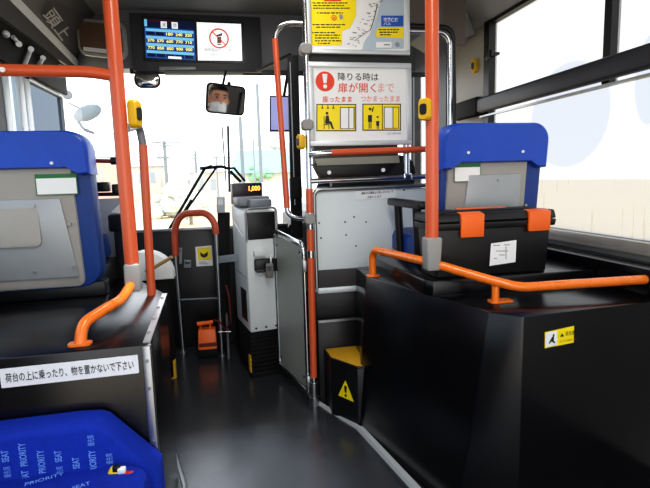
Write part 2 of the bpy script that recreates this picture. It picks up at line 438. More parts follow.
# front header (box over the windscreen)
HP = [(WL, 3.86), (-0.80, 3.64), (-0.57, YH), (WR, YH), (WR, 4.0), (WL, 4.0)]
HB = [1.93, 1.91, 1.895, 1.895, 2.02, 2.02]
mb = MB()
mb.prism([(x, y, z) for (x, y), z in zip(HP, HB)], [(x, y - (.03 if y < 3.9 else 0), ZC) for x, y in HP])
struct(mb.build('wall_front', HEAD))
mb = MB(); mb.prism([(-.57, YH + .01, 1.862), (WR, YH + .01, 1.862), (WR, 3.9, 2.0), (-.57, 3.9, 2.0)], [(-.57, YH + .01, 1.90), (WR, YH + .01, 1.90), (WR, 3.9, 2.03), (-.57, 3.9, 2.03)])
struct(mb.build('trim_6', BLACK))
# front bulkhead below the windscreen
mb = MB(); mb.hexa([(WL, 3.45, 0), (.42, 3.45, 0), (.42, 3.98, 0), (WL, 3.98, 0), (WL, 3.45, .835), (.42, 3.45, .835), (.42, 3.98, .70), (WL, 3.98, .70)], 0, .008)
struct(mb.build('wall_front_lower', BLACK))
mb = MB(); mb.box(-0.62, 0.42, 3.44, 3.455, 0.822, 0.842, 0, 0.003)
struct(mb.build('trim_7', STEEL))
# windscreen
mb = MB(); mb.poly([(WL, YF + 0.05, 0.69), (WR, YF + 0.05, 0.69), (WR, YF + .02, 2.02), (WL, YF + .02, 2.02)]); mb.poly([(WL - .015, 3.46, .82), (WL - .015, YF + .05, .82), (WL - .015, YF + .02, 1.96), (WL - .015, 3.46, 1.96)])
w1 = struct(mb.build('window_1', GLASS))
mb = MB(); mb.box(WR - 0.01, WR + 0.05, YF + .02, YF + 0.06, 0.0, ZC); mb.build('window_frame', BLACK, w1)
struct(MB().box(WL - .05, WL, 3.46, 4.0, 0, .83).build('trim_11', BLACK))
# aisle floor plate, paler for wear and as painted floor sheen
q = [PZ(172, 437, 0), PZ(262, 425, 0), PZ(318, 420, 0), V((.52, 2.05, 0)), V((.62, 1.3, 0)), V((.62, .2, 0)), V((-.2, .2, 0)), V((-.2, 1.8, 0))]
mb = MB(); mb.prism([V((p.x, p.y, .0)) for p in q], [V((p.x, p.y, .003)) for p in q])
struct(mb.build('floor_plate', mat('worn_sheen_floor_plate', (58, 61, 66), 0.22, var=0.4, scale=2.2, spec=0.9, bump=0.03, bscale=420)))
# floor edge strips
mb = MB()
def strip(mb, pts, w, h, z=0.0):
    for a, b in zip(pts[:-1], pts[1:]):
        a, b = V((*a, z)), V((*b, z)); n = V((-(b - a).y, (b - a).x, 0)).normalized() * w / 2
        mb.hexa([a - n, b - n, b + n, a + n, a - n*0.6 + EZ*h, b - n*0.6 + EZ*h, b + n*0.6 + EZ*h, a + n*0.6 + EZ*h])
strip(mb, [(0.30, 2.86), (0.41, 2.36), (0.462, 2.235), (0.545, 2.055)], 0.022, 0.012); strip(mb, [(0.548, 2.055), (0.672, 1.34)], 0.036, 0.014)
struct(mb.build('baseboard_right', ALU))
mb = MB(); strip(mb, [(-0.325, 2.27), (-0.215, 1.80), (-0.21, 1.30)], 0.016, 0.01)
struct(mb.build('baseboard_left', STEEL))
mb = MB(); mb.box(-0.375, -0.345, 2.90, 2.93, 0.0, 0.11)
struct(mb.build('trim_8', YELFLOOR))

# ------------------------------------------------------- wheel housing boxes
ZB = 0.704
t = thing('wheel_housing_box', 'black box over the left front wheel with a long white notice', 'box', (-0.6, 1.9, 0))
bot = [(WL + .004, 1.39), (-0.235, 1.39), (-0.235, 1.8), (-0.33, 2.27), (-0.45, 2.45), (WL + .004, 2.45)]
top = [(WL + .004, 1.39), (-0.235, 1.39), (-0.245, 1.7), (-0.257, 2.03), (-0.45, 2.45), (WL + .004, 2.45)]
mb = MB(); mb.prism([(x, y, 0) for x, y in bot], [(x, y, ZB) for x, y in top], 0, 0.006); mb.build('cover', BLACKBOX, t)
mb = MB(); mb.hexa([(-0.252, 1.383, 0), (-0.229, 1.383, 0), (-0.229, 1.41, 0), (-0.252, 1.41, 0), (-0.252, 1.383, ZB - 0.002), (-0.229, 1.383, ZB - 0.002), (-0.229, 1.41, ZB - 0.002), (-0.252, 1.41, ZB - 0.002)], 0, 0.003)
tag(mb.build('corner_trim', STEEL, t), 'bright metal corner strip with rivets')
mb = MB(); mb.hexa([(-0.252, 1.41, ZB - 0.002), (-0.232, 1.41, ZB - 0.002), (-0.254, 2.03, ZB - 0.002), (-0.274, 2.03, ZB - 0.002), (-0.252, 1.41, ZB + 0.003), (-0.232, 1.41, ZB + 0.003), (-0.254, 2.03, ZB + 0.003), (-0.274, 2.03, ZB + 0.003)])
mb.build('edge_trim', STEEL, t)
for k in range(4):
    mb = MB(); y = 1.5 + k * 0.15; mb.cyl((-0.245 - (y - 1.41) * 0.036, y, ZB + 0.003), (-0.245 - (y - 1.41) * 0.036, y, ZB + 0.007), 0.005, 0, 10); mb.build('rivet', STEEL, t)
for z in (0.42, 0.58, 0.66): mb = MB(); mb.cyl((-0.24, 1.383, z), (-0.24, 1.379, z), 0.005, 0, 10); mb.build('rivet', STEEL, t)
mb = MB(); mb.slab(rr_outline(0.347, 0.053, 0.003), (-0.437, 1.386, 0.6515), (1, 0, 0.012), EZ, 0.0015)
nl = tag(mb.build('notice_label', PAPER, t), 'white notice strip in black Japanese lettering')
mb = MB(); mb.text('荷台の上に乗ったり、物を置かないで下さい', (-0.598, 1.3835, 0.637), (1, 0, 0.012), EZ, w=0.322, h=0.026, bold=0.008)
mb.build('lettering', INK, nl, flat=True, smooth=False)

t = thing('wheel_housing_box', 'black box over the right front wheel, toolbox and seat on top', 'box', (1.0, 1.8, 0))
bot = [(0.545, 2.10), (0.70, 1.40), (0.885, 1.335), (WR - .004, 1.376), (WR - .004, 2.34), (0.60, 2.34)]
top = [(0.604, 2.108), (0.819, 1.411), (0.888, 1.335), (WR - .004, 1.378), (WR - .004, 2.34), (0.62, 2.34)]
mb = MB(); mb.prism([(x, y, 0) for x, y in bot], [(x, y, ZB) for x, y in top], 0, 0.005); mb.build('cover', BLACKBOX, t)
# raised sloping deck on the cover
ZD = 0.76
lo = [(0.69, 2.12), (0.712, 1.70), (0.735, 1.668), (1.425, 1.668), (1.425, 2.335), (0.69, 2.335)]
hi = [(0.694, 2.12), (0.716, 1.702), (0.738, 1.672), (1.425, 1.672), (1.425, 2.335), (0.694, 2.335)]
mb = MB(); mb.prism([(x, y, ZB - 0.003) for x, y in lo], [(x, y, ZD) for x, y in hi], 0, 0.006)
mb.build('deck', BLACKBOX, t)
mb = MB(); XL_ = 1.43; mb.box(XL_, WR - 0.004, 1.385, 2.33, ZB, PX(600, 259.5, XL_).z, 0, 0.006); mb.build('wall_ledge', BLACKBOX, t)
A = [PY(*q, 1.352) for q in ((542, 331), (575, 325), (580, 330), (580, 341), (542, 347))]
for q in A: q.y = 1.335 + (q.x - 0.888) * 0.080 - 0.003
mb = MB(); mb.poly([A[4], A[3], A[2], A[1], A[0]])
sk = tag(mb.build('warning_sticker', YEL, t, smooth=False), 'yellow sticker with a small seated figure')
def onA(px, py, e=0.001):
    q = PY(px, py, 1.352); q.y = 1.335 + (q.x - 0.888) * 0.080 - 0.003 - e; return q
mb = MB()
mb.poly([onA(542.8, 346), onA(555, 343.8), onA(555, 329.5), onA(542.8, 331.7)], 0)
mb.poly([onA(550.2, 333.2, .002), onA(551.8, 332.9, .002), onA(551.8, 335, .002), onA(550.2, 335.3, .002)], 1)
mb.poly([onA(549.5, 335.6, .002), onA(551.6, 335.2, .002), onA(551, 339.5, .002), onA(553, 341.2, .002), onA(552, 342, .002), onA(548.5, 340, .002), onA(547, 342.5, .002), onA(546, 341.5, .002)], 1)
mb.poly([onA(558, 336, .002), onA(562, 335.3, .002), onA(560, 332.2, .002)], 1)
mb.text('足元注意', onA(563.5, 335, .002), (1, 0.08, 0.02), EZ, w=0.047, h=0.014, mi=1, bold=0.01)
mb.text('走行中は動かない', onA(557, 341.6, .002), (1, 0.08, 0.02), EZ, w=0.07, h=0.007, mi=2)
mb.build('lettering', [PAPER, INK, mat('ochre_print', (150, 120, 20), 0.5)], sk, flat=True, smooth=False)

# --------------------------------------------------------------- the steps
t = thing('boarding_step', 'black step with yellow tread and warning triangle at partition foot', 'step', (0.53, 2.25, 0))
q = [(0.452, 2.225), (0.545, 2.075), (0.64, 2.075), (0.64, 2.36), (0.445, 2.36)]
mb = MB(); mb.prism([(x, y, 0) for x, y in q], [(x, y, 0.285) for x, y in q], 0, 0.004); mb.build('riser', BLACK, t)
q2 = [(0.458, 2.228), (0.548, 2.085), (0.635, 2.085), (0.635, 2.355), (0.452, 2.355)]
mb = MB(); mb.prism([(x, y, 0.284) for x, y in q2], [(x, y, 0.291) for x, y in q2], 0, 0.002); tag(mb.build('tread', YELSTEP, t), 'worn yellow tread')
mb = MB(); mb.tube([(0.449, 2.225, 0.289), (0.546, 2.074, 0.289), (0.62, 2.074, 0.289)], 0.006, 0, 8); mb.build('nosing', BLACK, t)
# triangle on the slanted riser face
fo = V((0.4985, 2.15, 0)); fu = V((0.093, -0.15, 0)).normalized(); fn = V((-fu.y * -1, fu.x * -1, 0))
fn = V((-0.15, -0.093, 0)).normalized()
fo = fo + fn * 0.002 + fu * 0.012
tri = lambda k, zc, e: [fo + fu * (-0.052 * k) + EZ * (zc - 0.040 * k) + fn * e, fo + fu * (0.052 * k) + EZ * (zc - 0.040 * k) + fn * e, fo + EZ * (zc + 0.052 * k) + fn * e]
mb = MB(); mb.poly(tri(1.0, 0.155, 0), 0)
ws = tag(mb.build('warning_triangle', YEL, t, smooth=False), 'yellow warning triangle with exclamation mark')
mb = MB(); mb.poly([fo + fu * a + EZ * z + fn * 0.001 for a, z in ((-0.006, 0.145), (0.006, 0.145), (0.009, 0.178), (-0.009, 0.178))], 0); mb.disc(fo + EZ * 0.131 + fn * 0.001, fu, EZ, 0.0075, 0)
mb.build('exclamation_mark', INK, ws, flat=True, smooth=False)
t = thing('upper_step', 'black upper steps with grey edges below the pale partition', 'step', (0.6, 2.45, 0))
mb = MB(); mb.box(0.42, 0.66, 2.365, 2.47, 0.0, 0.435, 0, 0.004); mb.build('lower_riser', BLACK, t)
mb = MB(); mb.box(0.425, 0.66, 2.363, 2.372, 0.425, 0.437); mb.build('edge_strip', STEEL, t)
mb = MB(); mb.box(0.42, 1.30, 2.40, 2.50, 0.435, 0.575, 0, 0.004); mb.build('upper_riser', BLACK, t)

# ------------------------------------------------------------ driver partition
YP = 2.35
t = thing('driver_partition', 'pale panel partition behind the driver with chrome tube frame', 'partition', (0.9, 2.42, 0))
mb = MB(); mb.box(0.425, 1.31, 2.395, 2.415, 0.575, 1.085, 0, 0.003); pn = mb.build('panel', PANEL, t)
for px, py in ((319, 223), (345, 222), (354, 217), (346, 235), (356, 246), (321, 238), (404, 190), (366, 222), (408, 186), (400, 240)):
    p = PY(px, py, 2.394); mb = MB(); mb.cyl(p, p + V((0, -0.002, 0)), 0.0045, 0, 10); mb.build('screw', BLACK, pn)
mb = MB(); mb.box(0.43, 1.31, 2.385, 2.396, 0.598, 0.69, 0, 0.002); tag(mb.build('kick_band', KICK, t), 'dark band along the panel foot')
mb = MB(); mb.box(0.43, 1.31, 2.375, 2.40, 0.572, 0.60, 0, 0.002); mb.build('ledge', ALU, t)
mb = MB()
mb.tube(fillet([(0.425, 2.385, 0.60), (0.425, 2.385, 1.095), (1.33, 2.385, 1.10)], 0.04), 0.011, 0, 12)
mb.build('panel_frame', STEEL, t)
mb = MB(); p = PY(352, 191, 2.39); mb.slab(rr_outline(0.215, 0.045, 0.003), (0.745, 2.3935, 1.06), (1, 0, 0.025), EZ, 0.0015)
nl = tag(mb.build('notice_label', PAPER, t), 'white notice with two lines of small lettering')
mb = MB(); mb.text('運転中は運転士に話しかけないで', (0.668, 2.391, 1.062), (1, 0, 0.025), EZ, w=0.17, h=0.013, bold=0.012)
mb.text('お願いします', (0.70, 2.391, 1.042), (1, 0, 0.025), EZ, w=0.075, h=0.012, bold=0.012)
mb.build('lettering', INK, nl, flat=True, smooth=False)
# chrome rail above, orange rail
t = thing('chrome_rail', 'horizontal chrome rail along the top of the partition', 'rail', (0.9, YP, 1.138))
mb = MB(); mb.tube([(0.405, YP, 1.137), (1.33, YP + 0.01, 1.146)], 0.0135); mb.build('tube', CHROME, t)
mb = MB(); mb.tube(fillet([(0.898, YP + 0.012, 1.146), (0.898, YP + 0.012, 1.335)], 0.01), 0.017); mb.box(0.875, 0.921, YP - 0.012, YP + 0.03, 1.128, 1.162, 0, 0.008); mb.build('upright', CHROME, t)
t = thing('orange_rail', 'horizontal orange rail with chrome end under the lower sign', 'rail', (0.9, YP - 0.05, 1.27))
mb = MB(); mb.tube([(0.50, YP - 0.045, 1.268), (1.32, YP - 0.04, 1.283)], 0.0155); mb.build('tube', ORANGE, t)
mb = MB(); mb.tube([(0.40, YP - 0.03, 1.262), (0.43, YP - 0.045, 1.264), (0.505, YP - 0.045, 1.268)], 0.0145); tag(mb.build('chrome_end', CHROME, t), 'chrome end piece')
# beige lining and black tray behind the rails
t = thing('black_tray', 'black tapered tray with two white screws under the lower sign', 'tray', (0.65, 2.42, 1.13))
q = [(0.43, 2.40, 1.222), (0.466, 2.40, 1.147), (0.80, 2.40, 1.147), (0.878, 2.40, 1.226)]
mb = MB(); mb.prism(q, [(x, y + 0.07, z) for x, y, z in q], 0, 0.003); mb.build('body', BLACK, t)
mb = MB(); mb.prism([(0.437, 2.398, 1.222), (0.87, 2.398, 1.226), (0.865, 2.398, 1.31), (0.432, 2.398, 1.31)], [(0.437, 2.46, 1.222), (0.87, 2.46, 1.226), (0.865, 2.46, 1.31), (0.432, 2.46, 1.31)]); mb.build('back_board', mat('dark_olive_board', (74, 74, 68), 0.5), t)
mb = MB(); q = [(0.447, 1.212), (0.873, 1.216), (0.868, 1.252), (0.437, 1.245)]; mb.prism([(x, 2.390, z) for x, z in q], [(x, 2.397, z) for x, z in q]); tag(mb.build('lip', BEIGE, t), 'pale beige lip')
for px, py in ((329, 172.5), (383, 170)):
    p = PY(px, py, 2.398); mb = MB(); mb.cyl(p, p + V((0, -0.006, 0)), 0.010, 0, 14); mb.build('screw', WHITE, t)
# main partition pole: chrome with orange sleeves
XPb, XPt = 0.3865, 0.4045
t = thing('partition_pole', 'chrome pole with orange sleeves at partition corner beside the signs', 'pole', (0.39, YP, 0))
def xp(z): return XPb + (XPt - XPb) * z / 1.96
mb = MB(); mb.tube([(xp(0), YP, 0.0), (xp(2.25), YP, 2.25)], 0.0145); mb.build('tube', CHROME, t)
for z0, z1 in ((0.15, 0.765), (0.80, 0.905), (0.985, 1.10)):
    mb = MB(); mb.tube([(xp(z0), YP, z0), (xp(z1), YP, z1)], 0.0175); tag(mb.build('sleeve', ORANGE, t), 'orange sleeve')
for z in (0.955, 1.402, 1.745):
    mb = MB(); mb.slab(rr_outline(0.058, 0.05, 0.018), (xp(z) - 0.002, YP - 0.022, z), EX, EZ, 0.0, 0) if False else mb.loft([[(xp(z) - 0.003 + x * k, YP + d, z + y * k) for x, y in rr_outline(0.056, 0.052, 0.018)] for k, d in ((0.8, -0.026), (1, -0.018), (1, 0.018), (0.8, 0.026))])
    tag(mb.build('clamp', CLAMP, t), 'grey rounded clamp')
mb = MB(); mb.cyl((xp(0), YP, 0), (xp(0), YP, 0.045), 0.026); mb.cyl((xp(0), YP, 0.045), (xp(0), YP, 0.12), 0.02); mb.build('foot', STEEL, t)
for z0, z1 in ((.765, .80), (.905, .93)): mb = MB(); mb.cyl((xp(z0), YP, z0), (xp(z1), YP, z1), 0.019); mb.build('collar', CHROME, t)
# chrome arch to the right of the signs
t = thing('chrome_arch', 'chrome tube arch bending down between the signs and the window pillar', 'rail', (1.1, 2.40, 1.2))
mb = MB(); mb.tube(fillet([(0.90, 2.40, 1.857), (1.146, 2.40, 1.857), (1.152, 2.40, 1.10)], 0.07, 8), 0.0125); mb.build('tube', CHROME, t)
mb = MB(); mb.tube(fillet([(0.93, 2.42, 1.885), (1.176, 2.42, 1.885), (1.182, 2.42, 1.10)], 0.07, 8), 0.014); tag(mb.build('seal', BLACK, t), 'black edge seal')
# dark panel above the arch
mb = MB(); mb.box(0.93, 1.14, 2.46, 2.48, 1.88, ZC); mb.box(1.14, 1.35, 2.63, 2.65, 1.86, ZC)
struct(mb.build('trim_9', mat('brown_grey_panel', (96, 88, 84), 0.5)))
# clear guard sheet in the arch
mb = MB(); mb.poly([(0.93, 2.41, 1.12), (1.145, 2.41, 1.12), (1.145, 2.41, 1.85), (0.93, 2.41, 1.85)])
tag(mb.build('guard_sheet', glass('smoky_guard_sheet', (0.78, 0.79, 0.80), 0.10), t), 'smoky clear sheet')
mb = MB(); mb.box(1.16, 1.18, 2.47, 2.70, 1.05, 1.84); struct(mb.build('trim_10', mat('grey_pillar_side', (104, 102, 100), 0.4, metal=0.2)))

# ------------------------------------------------------------- gate by the pole
t = thing('low_gate', 'low grey gate panel in a chrome frame left of the partition pole', 'gate', (0.33, 2.6, 0))
g0, g1 = V((0.366, 2.40, 0)), V((0.262, 2.80, 0)); gd = (g1 - g0).normalized()
def gp(u, z): return g0 + (g1 - g0) * u + EZ * z
mb = MB(); mb.tube(fillet([gp(0, 0.05), gp(0, 0.825), gp(1, 0.86), gp(1, 0.055), gp(0, 0.05)], 0.05), 0.012); mb.build('frame', CHROME, t)
mb = MB(); gn = V((gd.y, -gd.x, 0)) * 0.004
mb.hexa([gp(0.04, 0.07) - gn, gp(0.96, 0.07) - gn, gp(0.96, 0.07) + gn, gp(0.04, 0.07) + gn, gp(0.04, 0.81) - gn, gp(0.96, 0.84) - gn, gp(0.96, 0.84) + gn, gp(0.04, 0.81) + gn]); mb.build('panel', mat('grey_gate_panel', (158, 160, 152), 0.35, var=0.05), t)
for u, z in ((0.1, 0.12), (0.1, 0.78), (0.9, 0.12), (0.9, 0.78)):
    p = gp(u, z); mb = MB(); mb.cyl(p - gn * .9, p - gn * 1.9 , 0.006, 0, 10); mb.build('screw', BLACK, t)
for z in (.09, .69): mb = MB(); mb.box(0.354, 0.375, 2.36, 2.40, z, z + .06, 0, 0.004); mb.build('hinge', STEEL, t)

# ----------------------------------------------------------------- the signs
def px_rect(mb, x0, y0, x1, y1, Y, mi):
    mb.poly([PY(x0, y1, Y), PY(x1, y1, Y), PY(x1, y0, Y), PY(x0, y0, Y)], mi)
def px_poly(mb, pts, Y, mi): mb.poly([PY(a, b, Y) for a, b in pts], mi)
def px_text(mb, body, x0, y0, x1, y1, Y, mi, bold=0.0):
    a, b, c = PY(x0, y1, Y), PY(x1, y1, Y), PY(x0, y0, Y)
    mb.text(body, a, EX, EZ, w=(b - a).length, h=(c - a).length, mi=mi, bold=bold)
def frame(name, label, x0, x1, z0, z1, yb, wdt, mt=ALU):
    t = thing(name, label, 'sign', ((x0 + x1) / 2, yb, z0), 0, 'framed signs on the partition')
    mb = MB()
    for a, b, c, d in ((x0, x1, z0, z0 + wdt), (x0, x1, z1 - wdt, z1), (x0, x0 + wdt, z0 + wdt, z1 - wdt), (x1 - wdt, x1, z0 + wdt, z1 - wdt)):
        mb.box(a, b, yb - 0.012, yb + 0.012, c, d, 0, 0.003)
    mb.build('frame', mt, t)
    return t
YS = 2.348
t = frame('framed_sign', 'white framed sign with red exclamation disc about getting off', 0.408, 0.917, 1.302, 1.690, YS, 0.024)
mb = MB(); mb.box(0.430, 0.895, YS - 0.004, YS + 0.008, 1.324, 1.668); sh = mb.build('sheet', PAPER, t)
Y1, Y2, Y3 = YS - 0.005, YS - 0.0056, YS - 0.0062
mb = MB()
c = PY(325, 81.4, Y1); mb.disc(c, EX, EZ, 0.0455, 0, 36)
e = 0.0006
mb.poly([c + V((a, -e, z)) for a, z in ((-0.0075, -0.008), (0.0075, -0.008), (0.0125, 0.034), (-0.0125, 0.034))], 1)
mb.disc(c + V((0, -e, -0.023)), EX, EZ, 0.0095, 1)
px_text(mb, '降りる時は', 338, 72.5, 378.5, 80.5, Y1, 2, 0.004)
px_text(mb, '扉が開く', 338, 82.6, 376, 92.4, Y1, 0, 0.006)
px_text(mb, 'まで', 378, 83.2, 394, 92, Y1, 3, 0.0)  # red lettering with the glare painted in as pink
px_text(mb, '座ったまま', 322.5, 96, 352, 102.2, Y1, 0, 0.01)
px_text(mb, 'つかまったまま', 361, 95.6, 400, 101.6, Y1, 3, 0.01)
for x0, y0, x1, y1 in ((316.4, 104, 356.2, 131.2), (362.4, 103.7, 401, 130.6)):
    px_rect(mb, x0, y0, x1, y1, Y1, 2); px_rect(mb, x0 + 1, y0 + 1, x1 - 1, y1 - 1, Y2, 4)
# door, seated figure, hanging straps
px_rect(mb, 340, 107, 354.5, 129, Y3, 2); px_rect(mb, 340.8, 107.8, 348.4, 128.4, Y3 - .0005, 1); px_rect(mb, 349.2, 107.8, 353.6, 128.4, Y3 - .0005, 1)
for x in (322, 327.5, 333): px_rect(mb, x, 105, x + 0.7, 107.5, Y3, 2); px_rect(mb, x - 0.8, 107.5, x + 1.5, 108.6, Y3, 2)
mb.disc(PY(327, 113.2, Y3), EX, EZ, 0.0068, 2)
px_poly(mb, [(325, 122), (326, 115.4), (328.6, 115.4), (329.6, 121), (331.5, 121.6), (333.5, 127.6), (334.5, 128.8), (332, 129), (330, 123.8), (325.6, 124)], Y3, 2)
px_rect(mb, 323.8, 116, 324.5, 129, Y3, 2); px_rect(mb, 324, 124.2, 329.5, 125, Y3, 2); px_rect(mb, 328.6, 125, 329.3, 129, Y3, 2)
px_rect(mb, 384, 106.8, 399, 128.6, Y3, 2); px_rect(mb, 384.7, 107.5, 392.6, 128, Y3 - .0005, 1); px_rect(mb, 393.4, 107.5, 398.3, 128, Y3 - .0005, 4)
px_rect(mb, 382, 104.6, 382.7, 130, Y3, 2)
mb.disc(PY(370, 109, Y3), EX, EZ, 0.0066, 2); px_poly(mb, [(368, 115), (372, 115), (372, 122), (368, 122)], Y3, 2)
px_rect(mb, 368.7, 122, 369.6, 128.6, Y3, 2); px_rect(mb, 370.5, 122, 371.4, 128.6, Y3, 2); px_poly(mb, [(371.5, 111), (373, 107), (374, 107), (372.6, 112.4)], Y3, 2)
mb.disc(PY(377.6, 117, Y3), EX, EZ, 0.0052, 2); px_poly(mb, [(376, 121), (379.4, 121), (379, 126), (376.4, 126)], Y3, 2); px_rect(mb, 376.8, 126, 377.5, 129, Y3, 2); px_rect(mb, 378.2, 126, 378.9, 129, Y3, 2)
px_text(mb, '交通局', 387, 132.6, 401, 134.4, Y1, 5, 0.0)
mb.build('print', [RED, PAPER, INK, PINK, YEL, GREYINK], sh, flat=True, smooth=False)

t = frame('framed_sign', 'framed notice with yellow text block beside a pale blue route map', 0.410, 0.911, 1.728, 2.19, YS, 0.020)
mb = MB(); mb.box(0.428, 0.893, YS - 0.004, YS + 0.008, 1.746, 2.172); sh = mb.build('sheet', PAPER, t)
mb = MB()
px_poly(mb, [(362, 50), (404, 48.6), (404, -40), (384, -40), (380, 4), (376, 18), (370, 34), (364, 42)], Y1, 0)      # sea
px_poly(mb, [(309, 45.6), (342, 45), (342, 31), (350, 28), (356, 16), (356, -38), (309, -36)], Y1, 1)                 # yellow block
px_rect(mb, 324, -2, 341, 1.2, Y2, 4)
for k in range(6):
    y = 2.6 + k * 1.0
for y, x0, x1 in ((-30, 312, 350), (-24, 312, 350), (-17, 312, 350), (-9, 316, 350), (2.4, 312.5, 348), (5, 313, 344), (7.6, 313, 350), (12.4, 317, 343), (24, 312.5, 345), (26.6, 316, 341), (32, 312, 335), (34.6, 315, 340), (37.4, 315, 339), (40.2, 315, 341), (42.8, 318, 330)):
    x = x0
    while x < x1:
        w = random.uniform(1.4, 4.5); px_rect(mb, x, y, min(x + w, x1), y + 1.1, Y2, 2); x += w + random.uniform(0.5, 1.1)
mb.disc(PY(334, 17.8, Y2), EX, EZ, 0.0125, 4); mb.ring(PY(334, 17.8, Y2) - EY * 0.0003, EX, EZ, 0.005, 0.0085, 1); px_poly(mb, [(339, 15), (342, 14), (343.5, 18), (340, 20)], Y2, 5)
# coastline place-name marks
for k in range(46):
    tt = random.random(); x = 350 + 24 * tt + random.uniform(-5, 8); y = 46 - 48 * tt + random.uniform(-4, 4)
    if y > 47 or x < 357 and y < 31: continue
    w = random.uniform(1.2, 4); px_rect(mb, x, y, x + w, y + random.uniform(.5, 1.0), Y2, 5)
for a, b in (((354, 41), (362, 35)), ((362, 35), (370, 30)), ((370, 30), (374, 18)), ((374, 18), (377, 4))):
    px_poly(mb, [a, b, (b[0] + 0.8, b[1]), (a[0] + 0.8, a[1])], Y2, 2)
px_rect(mb, 381.2, 15.6, 403.4, 26.4, Y2, 3)
px_text(mb, '空港連絡', 383.6, 17.4, 398.4, 21.4, Y3, 6, 0.02); px_text(mb, 'バス', 383.6, 22.2, 390.6, 25, Y3, 6, 0.02)
px_poly(mb, [(376, 33), (378, 27.6), (403.6, 27.2), (403.6, 38.4), (376, 36.6)], Y2, 1)
for y, x0, x1 in ((29.0, 378.5, 399), (31.6, 379.5, 397.5), (34.2, 380, 391)):
    x = x0
    while x < x1:
        w = random.uniform(1.4, 4); px_rect(mb, x, y, min(x + w, x1), y + 1.2, Y3, 2); x += w + 0.6
px_rect(mb, 376, 42, 391.6, 47.6, Y2, 6); px_rect(mb, 384, 44, 390, 45.4, Y3, 5); mb.disc(PY(397.4, 44.6, Y2), EX, EZ, 0.012, 5)
mb.build('print', [MAPBLUE, YEL, INK, BLUEP, RED, GREYINK, PAPER], sh, flat=True, smooth=False)
# dark valance between the two frames
t = tag(MB().box(0.42, 0.95, 2.372, 2.384, 1.66, 1.75).build('backing_board', DARK2), 'dark backing board showing between the two framed signs', 'board')

# --------------------------------------------------------------------- poles
def stop_button(label, p, face, up=0.085):
    """yellow stop request button; face = direction the button looks"""
    t = thing('stop_button', label, 'button', p, 0, 'stop request buttons')
    f = V(face).normalized(); s = EZ.cross(f).normalized()
    mb = MB(); mb.loft([[V(p) + s * x * k + EZ * y * k + f * d for x, y in rr_outline(0.042, up, 0.014)] for k, d in ((0.9, -0.012), (1, -0.008), (1, 0.012), (0.86, 0.018))]); mb.build('case', YELB, t)
    mb = MB(); mb.loft([[V(p) + s * x * k + EZ * (y * k) + f * d for x, y in rr_outline(0.026, up * 0.5, 0.010)] for k, d in ((1, 0.0175), (0.9, 0.023))]); mb.build('push_face', BLACK, t)
    return t
# left big pole
LPX, LPY = -0.327, 1.75
t = thing('orange_pole', 'thick orange upright pole at left with grey clamp on the rail', 'pole', (LPX, LPY, 0.79), 0, 'orange upright poles')
mb = MB(); mb.tube([(LPX, LPY, 0.81), (LPX, LPY, ZC)], 0.0235, 0, 20); mb.build('tube', ORANGE, t)
mb = MB(); mb.hexa([(LPX - .026, LPY - .027, .785), (LPX + .026, LPY - .027, .785), (LPX + .026, LPY + .027, .785), (LPX - .026, LPY + .027, .785), (LPX - .024, LPY - .026, .882), (LPX + .024, LPY - .026, .882), (LPX + .024, LPY + .026, .882), (LPX - .024, LPY + .026, .882)], 0, 0.008, 3); tag(mb.build('clamp', CLAMP, t), 'grey clamp block')
mb = MB(); mb.tube(fillet([(LPX, LPY, 1.497), (LPX - 0.075, LPY, 1.51), (WL, LPY, 1.515)], 0.05), 0.0185); cr = mb.build('cross_rail', ORANGE, t)
mb = MB(); p = PY(3, 70, LPY - 0.02); mb.cyl(p, p + V((0, -0.006, 0)), 0.008, 0, 12); mb.build('screw', WHITE, cr)
stop_button('yellow stop button on the thick orange pole at left', PY(129, 114, LPY) + V((0.016, 0, 0)), (1, -0.45, 0), 0.09)
# lower rail with foot on the left box
t = thing('orange_handrail', 'bent orange handrail rising from the left black box', 'rail', (-0.416, 1.42, ZB), 0, 'orange handrails on the wheel boxes')
fp = PZ(79, 346, ZB); fp.y += 0.012
mb = MB(); mb.tube(fillet([fp, fp + V((0.005, 0.02, 0.055)), PY(108, 307, 1.55), PY(122, 300, 1.64), V((LPX - 0.005, LPY, 0.812))], 0.05, 6), 0.0165, 0, 16); mb.build('tube', ORANGE_B, t)
mb = MB(); mb.slab(rr_outline(0.062, 0.04, 0.014), fp + V((0, 0.0, 0.0)), EX, EY, 0.006); mb.build('flange', ORANGE_B, t)
# second bar behind
GX, GY = -0.315, 2.035
t = thing('door_grab_bar', 'slim orange grab bar with grey hooked top behind left pole', 'rail', (GX, GY, ZB))
zt = PY(141, 150, GY).z
mb = MB(); mb.tube([(GX, GY, ZB), (PY(143, 145, GY).x, GY, PY(143, 145, GY).z)], 0.0165); mb.build('tube', ORANGE, t)
a = PY(143, 145, GY); mb = MB(); mb.tube(fillet([a, a + V((-0.008, -0.005, 0.075)), (LPX + 0.01, LPY + 0.02, PY(128, 128, LPY).z)], 0.06, 7), 0.0145); tag(mb.build('hook', mat('grey_tube', (128, 128, 134), 0.35, metal=0.4), t), 'grey hooked end')
